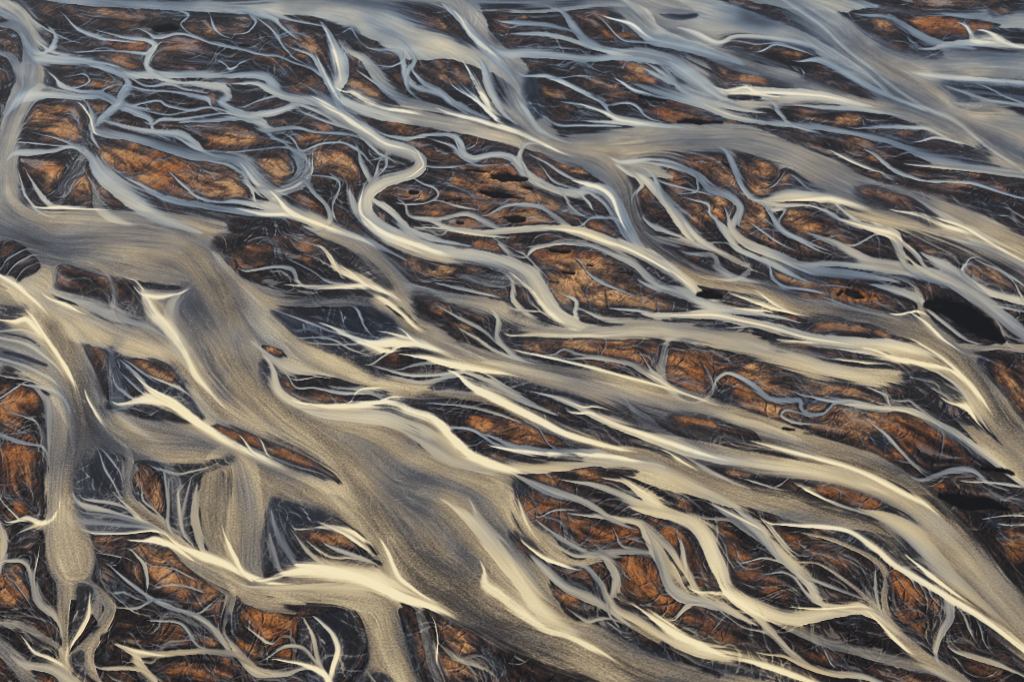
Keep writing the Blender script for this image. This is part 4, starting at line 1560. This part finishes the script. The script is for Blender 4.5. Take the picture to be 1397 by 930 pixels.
COOL = [(0, (15, 14, 16)), (.2, (38, 41, 49)), (.4, (76, 84, 96)), (.6, (124, 136, 144)), (.8, (184, 192, 188)), (1, (238, 234, 216))]
WARM = [(0, (16, 14, 13)), (.2, (46, 40, 36)), (.4, (86, 76, 64)), (.6, (150, 132, 103)), (.8, (204, 184, 142)), (1, (248, 231, 184))]
RUSTC = [(0, (20, 16, 15)), (.28, (47, 34, 28)), (.55, (82, 53, 34)), (.8, (128, 76, 38)), (1, (172, 108, 54))]
OCHREC = [(0, (22, 18, 18)), (.28, (56, 44, 40)), (.55, (94, 71, 56)), (.8, (148, 108, 72)), (1, (208, 160, 108))]

def bed_material(name, from_traces=True):
    g = Nodes(name)
    pos = g.n('ShaderNodeNewGeometry').outputs['Position']
    if from_traces:  # attributes built from the strokes traced in image pixels
        at = lambda n: g.n('ShaderNodeAttribute', attribute_name=n).outputs['Fac']
        silt, tone, land, rust, pond, speck, ochre = (at(q) for q in ('silt', 'tone', 'land', 'rust', 'pond', 'speck', 'ochre'))
    else:
        mp = g.n('ShaderNodeMapping'); g.l(pos, mp.inputs['Vector'])
        mp.inputs['Rotation'].default_value = (0, 0, math.radians(35)); mp.inputs['Scale'].default_value = (1, 4.5, 1)
        nz = g.noise(mp.outputs[0], 0.006, 6.0, 0.6)
        silt = g.math('MULTIPLY_ADD', nz, 3.6, -1.35, True)
        land = g.math('MULTIPLY_ADD', nz, -9.0, 4.3, True)
        tone = 0.45; pond = 0.0; speck = 0.5; ochre = 0.5
        rust = g.math('MULTIPLY_ADD', g.noise(pos, 0.03, 6.0), 2.6, -1.0, True)
    gr = g.noise(pos, 0.62, 3.0, 0.75)              # sand ripples and gravel, metre sized
    gr2 = g.noise(pos, 0.13, 3.0, 0.6)
    d = g.math('SUBTRACT', gr, 0.5)
    amt = g.math('MULTIPLY_ADD', speck, 0.72, 0.12)
    s1 = g.math('MULTIPLY_ADD', d, amt, silt, True)
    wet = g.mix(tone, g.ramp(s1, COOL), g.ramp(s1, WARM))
    r1 = g.math('MULTIPLY_ADD', d, 0.75, rust)
    r2 = g.math('MULTIPLY_ADD', g.math('SUBTRACT', gr2, 0.5), 0.35, r1, True)
    dry = g.mix(ochre, g.ramp(r2, RUSTC), g.ramp(r2, OCHREC))
    c = g.mix(land, wet, dry)
    c = g.mix(pond, c, g.ramp(g.math('ADD', gr2, g.math('MULTIPLY', g.math('SUBTRACT', rust, 0.4), 0.3)), [(0.35, (13, 12, 13)), (0.6, (22, 18, 17)), (0.8, (36, 28, 24))]))
    b = g.n('ShaderNodeBsdfPrincipled'); g.l(c, b.inputs['Base Color'])
    rough = g.math('MULTIPLY_ADD', land, 0.42, 0.50)
    rough = g.math('MULTIPLY_ADD', pond, -0.30, rough, True)
    g.put(b.inputs['Roughness'], rough)
    b.inputs['IOR'].default_value = 1.33
    g.put(b.inputs['Specular IOR Level'], g.math('MULTIPLY', g.math('MULTIPLY_ADD', silt, 0.30, 0.10, True), g.math('SUBTRACT', 1.0, pond)))
    hb = g.math('MULTIPLY', gr, g.math('MULTIPLY', land, g.math('SUBTRACT', 1.0, pond)))
    bp = g.n('ShaderNodeBump'); bp.inputs['Distance'].default_value = 0.5; bp.inputs['Strength'].default_value = 0.6
    g.l(hb, bp.inputs['Height']); g.l(bp.outputs[0], b.inputs['Normal'])
    out = g.n('ShaderNodeOutputMaterial'); g.l(b.outputs[0], out.inputs['Surface'])
    return g.m

MAT = bed_material('wet_silt_and_moss')
FARMAT = bed_material('distant_outwash', False)

# ---------------------------------------------------------------- which face belongs to what
fT = lambda f: 0.25 * (f[:-1, :-1] + f[1:, :-1] + f[:-1, 1:] + f[1:, 1:])
fl, fp, ff, ft, fto = fT(LAND0), fT(POND), fT(FAN), fT(T), fT(TONE)
GROUND, RIVER = 0, 1
ids = np.where(ft > 0.30, RIVER, GROUND).astype(np.int32)
ids[fl > 0.5] = GROUND
names = {GROUND: ('ground', None, None, None, 'structure'), RIVER: ('river', None, None, None, 'structure')}
nid = [2]

def cell(u, v): return int(np.clip((v - V0) / STEP, 0, NY - 2)), int(np.clip((u - U0) / STEP, 0, NX - 2))

def grow(seeds, mask, limit):
    """Nearest seed over connected ground (breadth first on a half-size lattice)."""
    from collections import deque
    m = mask[::2, ::2]; own = np.full(m.shape, -1, np.int32); dist = np.zeros(m.shape, np.int32)
    ml = m.tolist(); h, w = m.shape; dq = deque()
    o = [[-1] * w for _ in range(h)]
    for k, (u, v) in enumerate(seeds):
        j, i = cell(u, v); j //= 2; i //= 2
        best = None
        for dj in range(-9, 10):
            for di in range(-9, 10):
                a, b = j + dj, i + di
                if 0 <= a < h and 0 <= b < w and ml[a][b] and o[a][b] < 0:
                    q = dj * dj + di * di
                    if best is None or q < best[0]: best = (q, a, b)
        if best: o[best[1]][best[2]] = k; dq.append((best[1], best[2], 0))
        else: print('seed without ground', k, u, v)
    while dq:
        a, b, d = dq.popleft()
        if d >= limit: continue
        k = o[a][b]
        for a2, b2 in ((a + 1, b), (a - 1, b), (a, b + 1), (a, b - 1)):
            if 0 <= a2 < h and 0 <= b2 < w and o[a2][b2] < 0 and ml[a2][b2]:
                o[a2][b2] = k; dq.append((a2, b2, d + 1))
    own = np.array(o, np.int32)
    big = np.repeat(np.repeat(own, 2, 0), 2, 1)[:mask.shape[0], :mask.shape[1]]
    return np.where(mask, big, -1)

def claim(things, mask, limit, name, cat, group):
    own = grow([t[0] for t in things], mask, limit)
    for k, t in enumerate(things):
        sel = own == k
        if sel.sum() < 6: print('small', name, t, sel.sum()); continue
        ids[sel] = nid[0]
        names[nid[0]] = (name, t[1], cat, group, None)
        nid[0] += 1

claim(ISLANDS, fl > 0.5, 75, 'island', 'island', 'vegetated islands between the river channels')
claim(FANS, (ff > 0.34) & (fl < 0.5), 60, 'silt_bar', 'silt bar', 'pale silt bars and fans in the river')
claim(PONDS, fp > 0.5, 60, 'pond', 'pond', 'dark ponds among the islands')

# ---------------------------------------------------------------- meshes
PX, PY, PZ = WX.ravel(), WY.ravel(), Z.ravel()
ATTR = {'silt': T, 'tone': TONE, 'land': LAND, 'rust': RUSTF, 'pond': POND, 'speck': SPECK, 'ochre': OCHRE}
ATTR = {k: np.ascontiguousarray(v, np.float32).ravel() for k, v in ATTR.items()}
jj, ii = np.meshgrid(np.arange(NY - 1), np.arange(NX - 1), indexing='ij')
base = (jj * NX + ii).astype(np.int32)
quad = np.stack([base + NX, base + NX + 1, base + 1, base], -1).reshape(-1, 4)
# vertex normals of the whole bed, so that neighbouring pieces meet without a seam
gx = np.gradient(Z.astype(np.float64), axis=1); gy = np.gradient(Z.astype(np.float64), axis=0)
dxu = np.gradient(WX.astype(np.float64), axis=1); dxv = np.gradient(WX.astype(np.float64), axis=0)
dyv = np.gradient(WY.astype(np.float64), axis=0)
sx = gx / dxu; sy = (gy - sx * dxv) / dyv
NRM = np.stack([-sx, -sy, np.ones_like(sx)], -1); NRM /= np.linalg.norm(NRM, axis=-1, keepdims=True)
NRM = NRM.reshape(-1, 3).astype(np.float32)

def piece(name, q):
    vi, inv = np.unique(q.ravel(), return_inverse=True)
    inv = inv.astype(np.int32)
    me = bpy.data.meshes.new(name)
    nf = len(q)
    me.vertices.add(len(vi)); me.loops.add(4 * nf); me.polygons.add(nf)
    co = np.stack([PX[vi], PY[vi], PZ[vi]], -1)
    o0 = np.array([co[:, 0].mean(), co[:, 1].mean(), 0.0], np.float32)
    me.vertices.foreach_set('co', (co - o0).astype(np.float32).ravel())
    me.loops.foreach_set('vertex_index', inv)
    me.polygons.foreach_set('loop_start', np.arange(0, 4 * nf, 4, dtype=np.int32))
    me.update(calc_edges=True)
    me.polygons.foreach_set('use_smooth', np.ones(nf, bool))
    me.materials.append(MAT)
    for k, v in ATTR.items():
        a = me.attributes.new(k, 'FLOAT', 'POINT'); a.data.foreach_set('value', v[vi])
    me.normals_split_custom_set_from_vertices(NRM[vi])
    o = bpy.data.objects.new(name, me); o.location = [float(c) for c in o0]; col.objects.link(o)
    return o

flat = ids.ravel()
order = np.argsort(flat, kind='stable'); bounds = np.searchsorted(flat[order], np.arange(nid[0] + 1))
for k in range(nid[0]):
    f = order[bounds[k]:bounds[k + 1]]
    if not len(f): continue
    nm, lab, cat, grp, kind = names[k]
    o = piece(nm, quad[f])
    if kind: o['kind'] = kind
    if lab: o['label'] = lab
    if cat: o['category'] = cat
    if grp: o['group'] = grp

# the plain goes on to the horizon round the traced stretch
def plain():
    me = bpy.data.meshes.new('terrain')
    R = 30000.0
    n = 40
    xs = np.linspace(-R, R, n)
    vv = [(x, y, -1.2) for y in xs for x in xs]
    ff_ = [(j * n + i, j * n + i + 1, (j + 1) * n + i + 1, (j + 1) * n + i) for j in range(n - 1) for i in range(n - 1)]
    me.from_pydata(vv, [], ff_); me.materials.append(FARMAT)
    o = bpy.data.objects.new('terrain', me); o['kind'] = 'structure'; col.objects.link(o)
plain()

# ---------------------------------------------------------------- air
HAZE = 0.00002
def haze():
    me = bpy.data.meshes.new('haze')
    R = 31000.0; z0, z1 = -2.5, 640.0
    v = [(x, y, z) for z in (z0, z1) for y in (-R, R) for x in (-R, R)]
    f = [(0, 2, 3, 1), (4, 5, 7, 6), (0, 1, 5, 4), (2, 6, 7, 3), (0, 4, 6, 2), (1, 3, 7, 5)]
    me.from_pydata(v, [], f)
    m = bpy.data.materials.new('haze_air'); m.use_nodes = True
    t = m.node_tree; t.nodes.clear()
    p = t.nodes.new('ShaderNodeVolumePrincipled'); p.inputs['Density'].default_value = HAZE
    p.inputs['Color'].default_value = (0.72, 0.84, 1.0, 1)
    p.inputs['Anisotropy'].default_value = 0.1
    o = t.nodes.new('ShaderNodeOutputMaterial'); t.links.new(p.outputs[0], o.inputs['Volume'])
    me.materials.append(m)
    ob = bpy.data.objects.new('haze', me); ob['kind'] = 'stuff'; col.objects.link(ob)
if HAZE > 0: haze()

# ---------------------------------------------------------------- light, sky, camera
EL, AZ = math.radians(38), math.radians(-62)       # sun height; bearing, from +Y towards +X
w = bpy.data.worlds.new('World'); sc.world = w; w.use_nodes = True
wt = w.node_tree; wt.nodes.clear()
sky = wt.nodes.new('ShaderNodeTexSky'); sky.sky_type = 'NISHITA'; sky.sun_disc = False
sky.sun_elevation = EL; sky.sun_rotation = AZ
bg = wt.nodes.new('ShaderNodeBackground'); bg.inputs['Strength'].default_value = 0.10
wo = wt.nodes.new('ShaderNodeOutputWorld')
wt.links.new(sky.outputs[0], bg.inputs['Color']); wt.links.new(bg.outputs[0], wo.inputs['Surface'])
sun = bpy.data.lights.new('sun', 'SUN'); sun.energy = 3.2; sun.angle = math.radians(0.5); sun.color = (1.0, 0.93, 0.82)
so = bpy.data.objects.new('sun', sun); col.objects.link(so)
from mathutils import Vector
dirv = Vector((math.sin(AZ) * math.cos(EL), math.cos(AZ) * math.cos(EL), math.sin(EL)))
so.rotation_euler = dirv.to_track_quat('Z', 'Y').to_euler(); so.location = (0, 0, 900)

cd = bpy.data.cameras.new('camera'); cam = bpy.data.objects.new('camera', cd); col.objects.link(cam)
cd.sensor_fit = 'HORIZONTAL'; cd.sensor_width = 36.0; cd.lens = 36.0 * FPX / SW
cd.clip_start = 1.0; cd.clip_end = 100000.0
cam.location = (0, 0, CAM_H); cam.rotation_euler = (math.pi / 2 - PITCH, 0, 0)
sc.camera = cam
sc.cycles.filter_width = 0.9
sc.view_settings.view_transform = 'Standard'; sc.view_settings.look = 'None'
sc.view_settings.exposure = 0.22; sc.view_settings.gamma = 1.0; sc.view_settings.use_curve_mapping = False
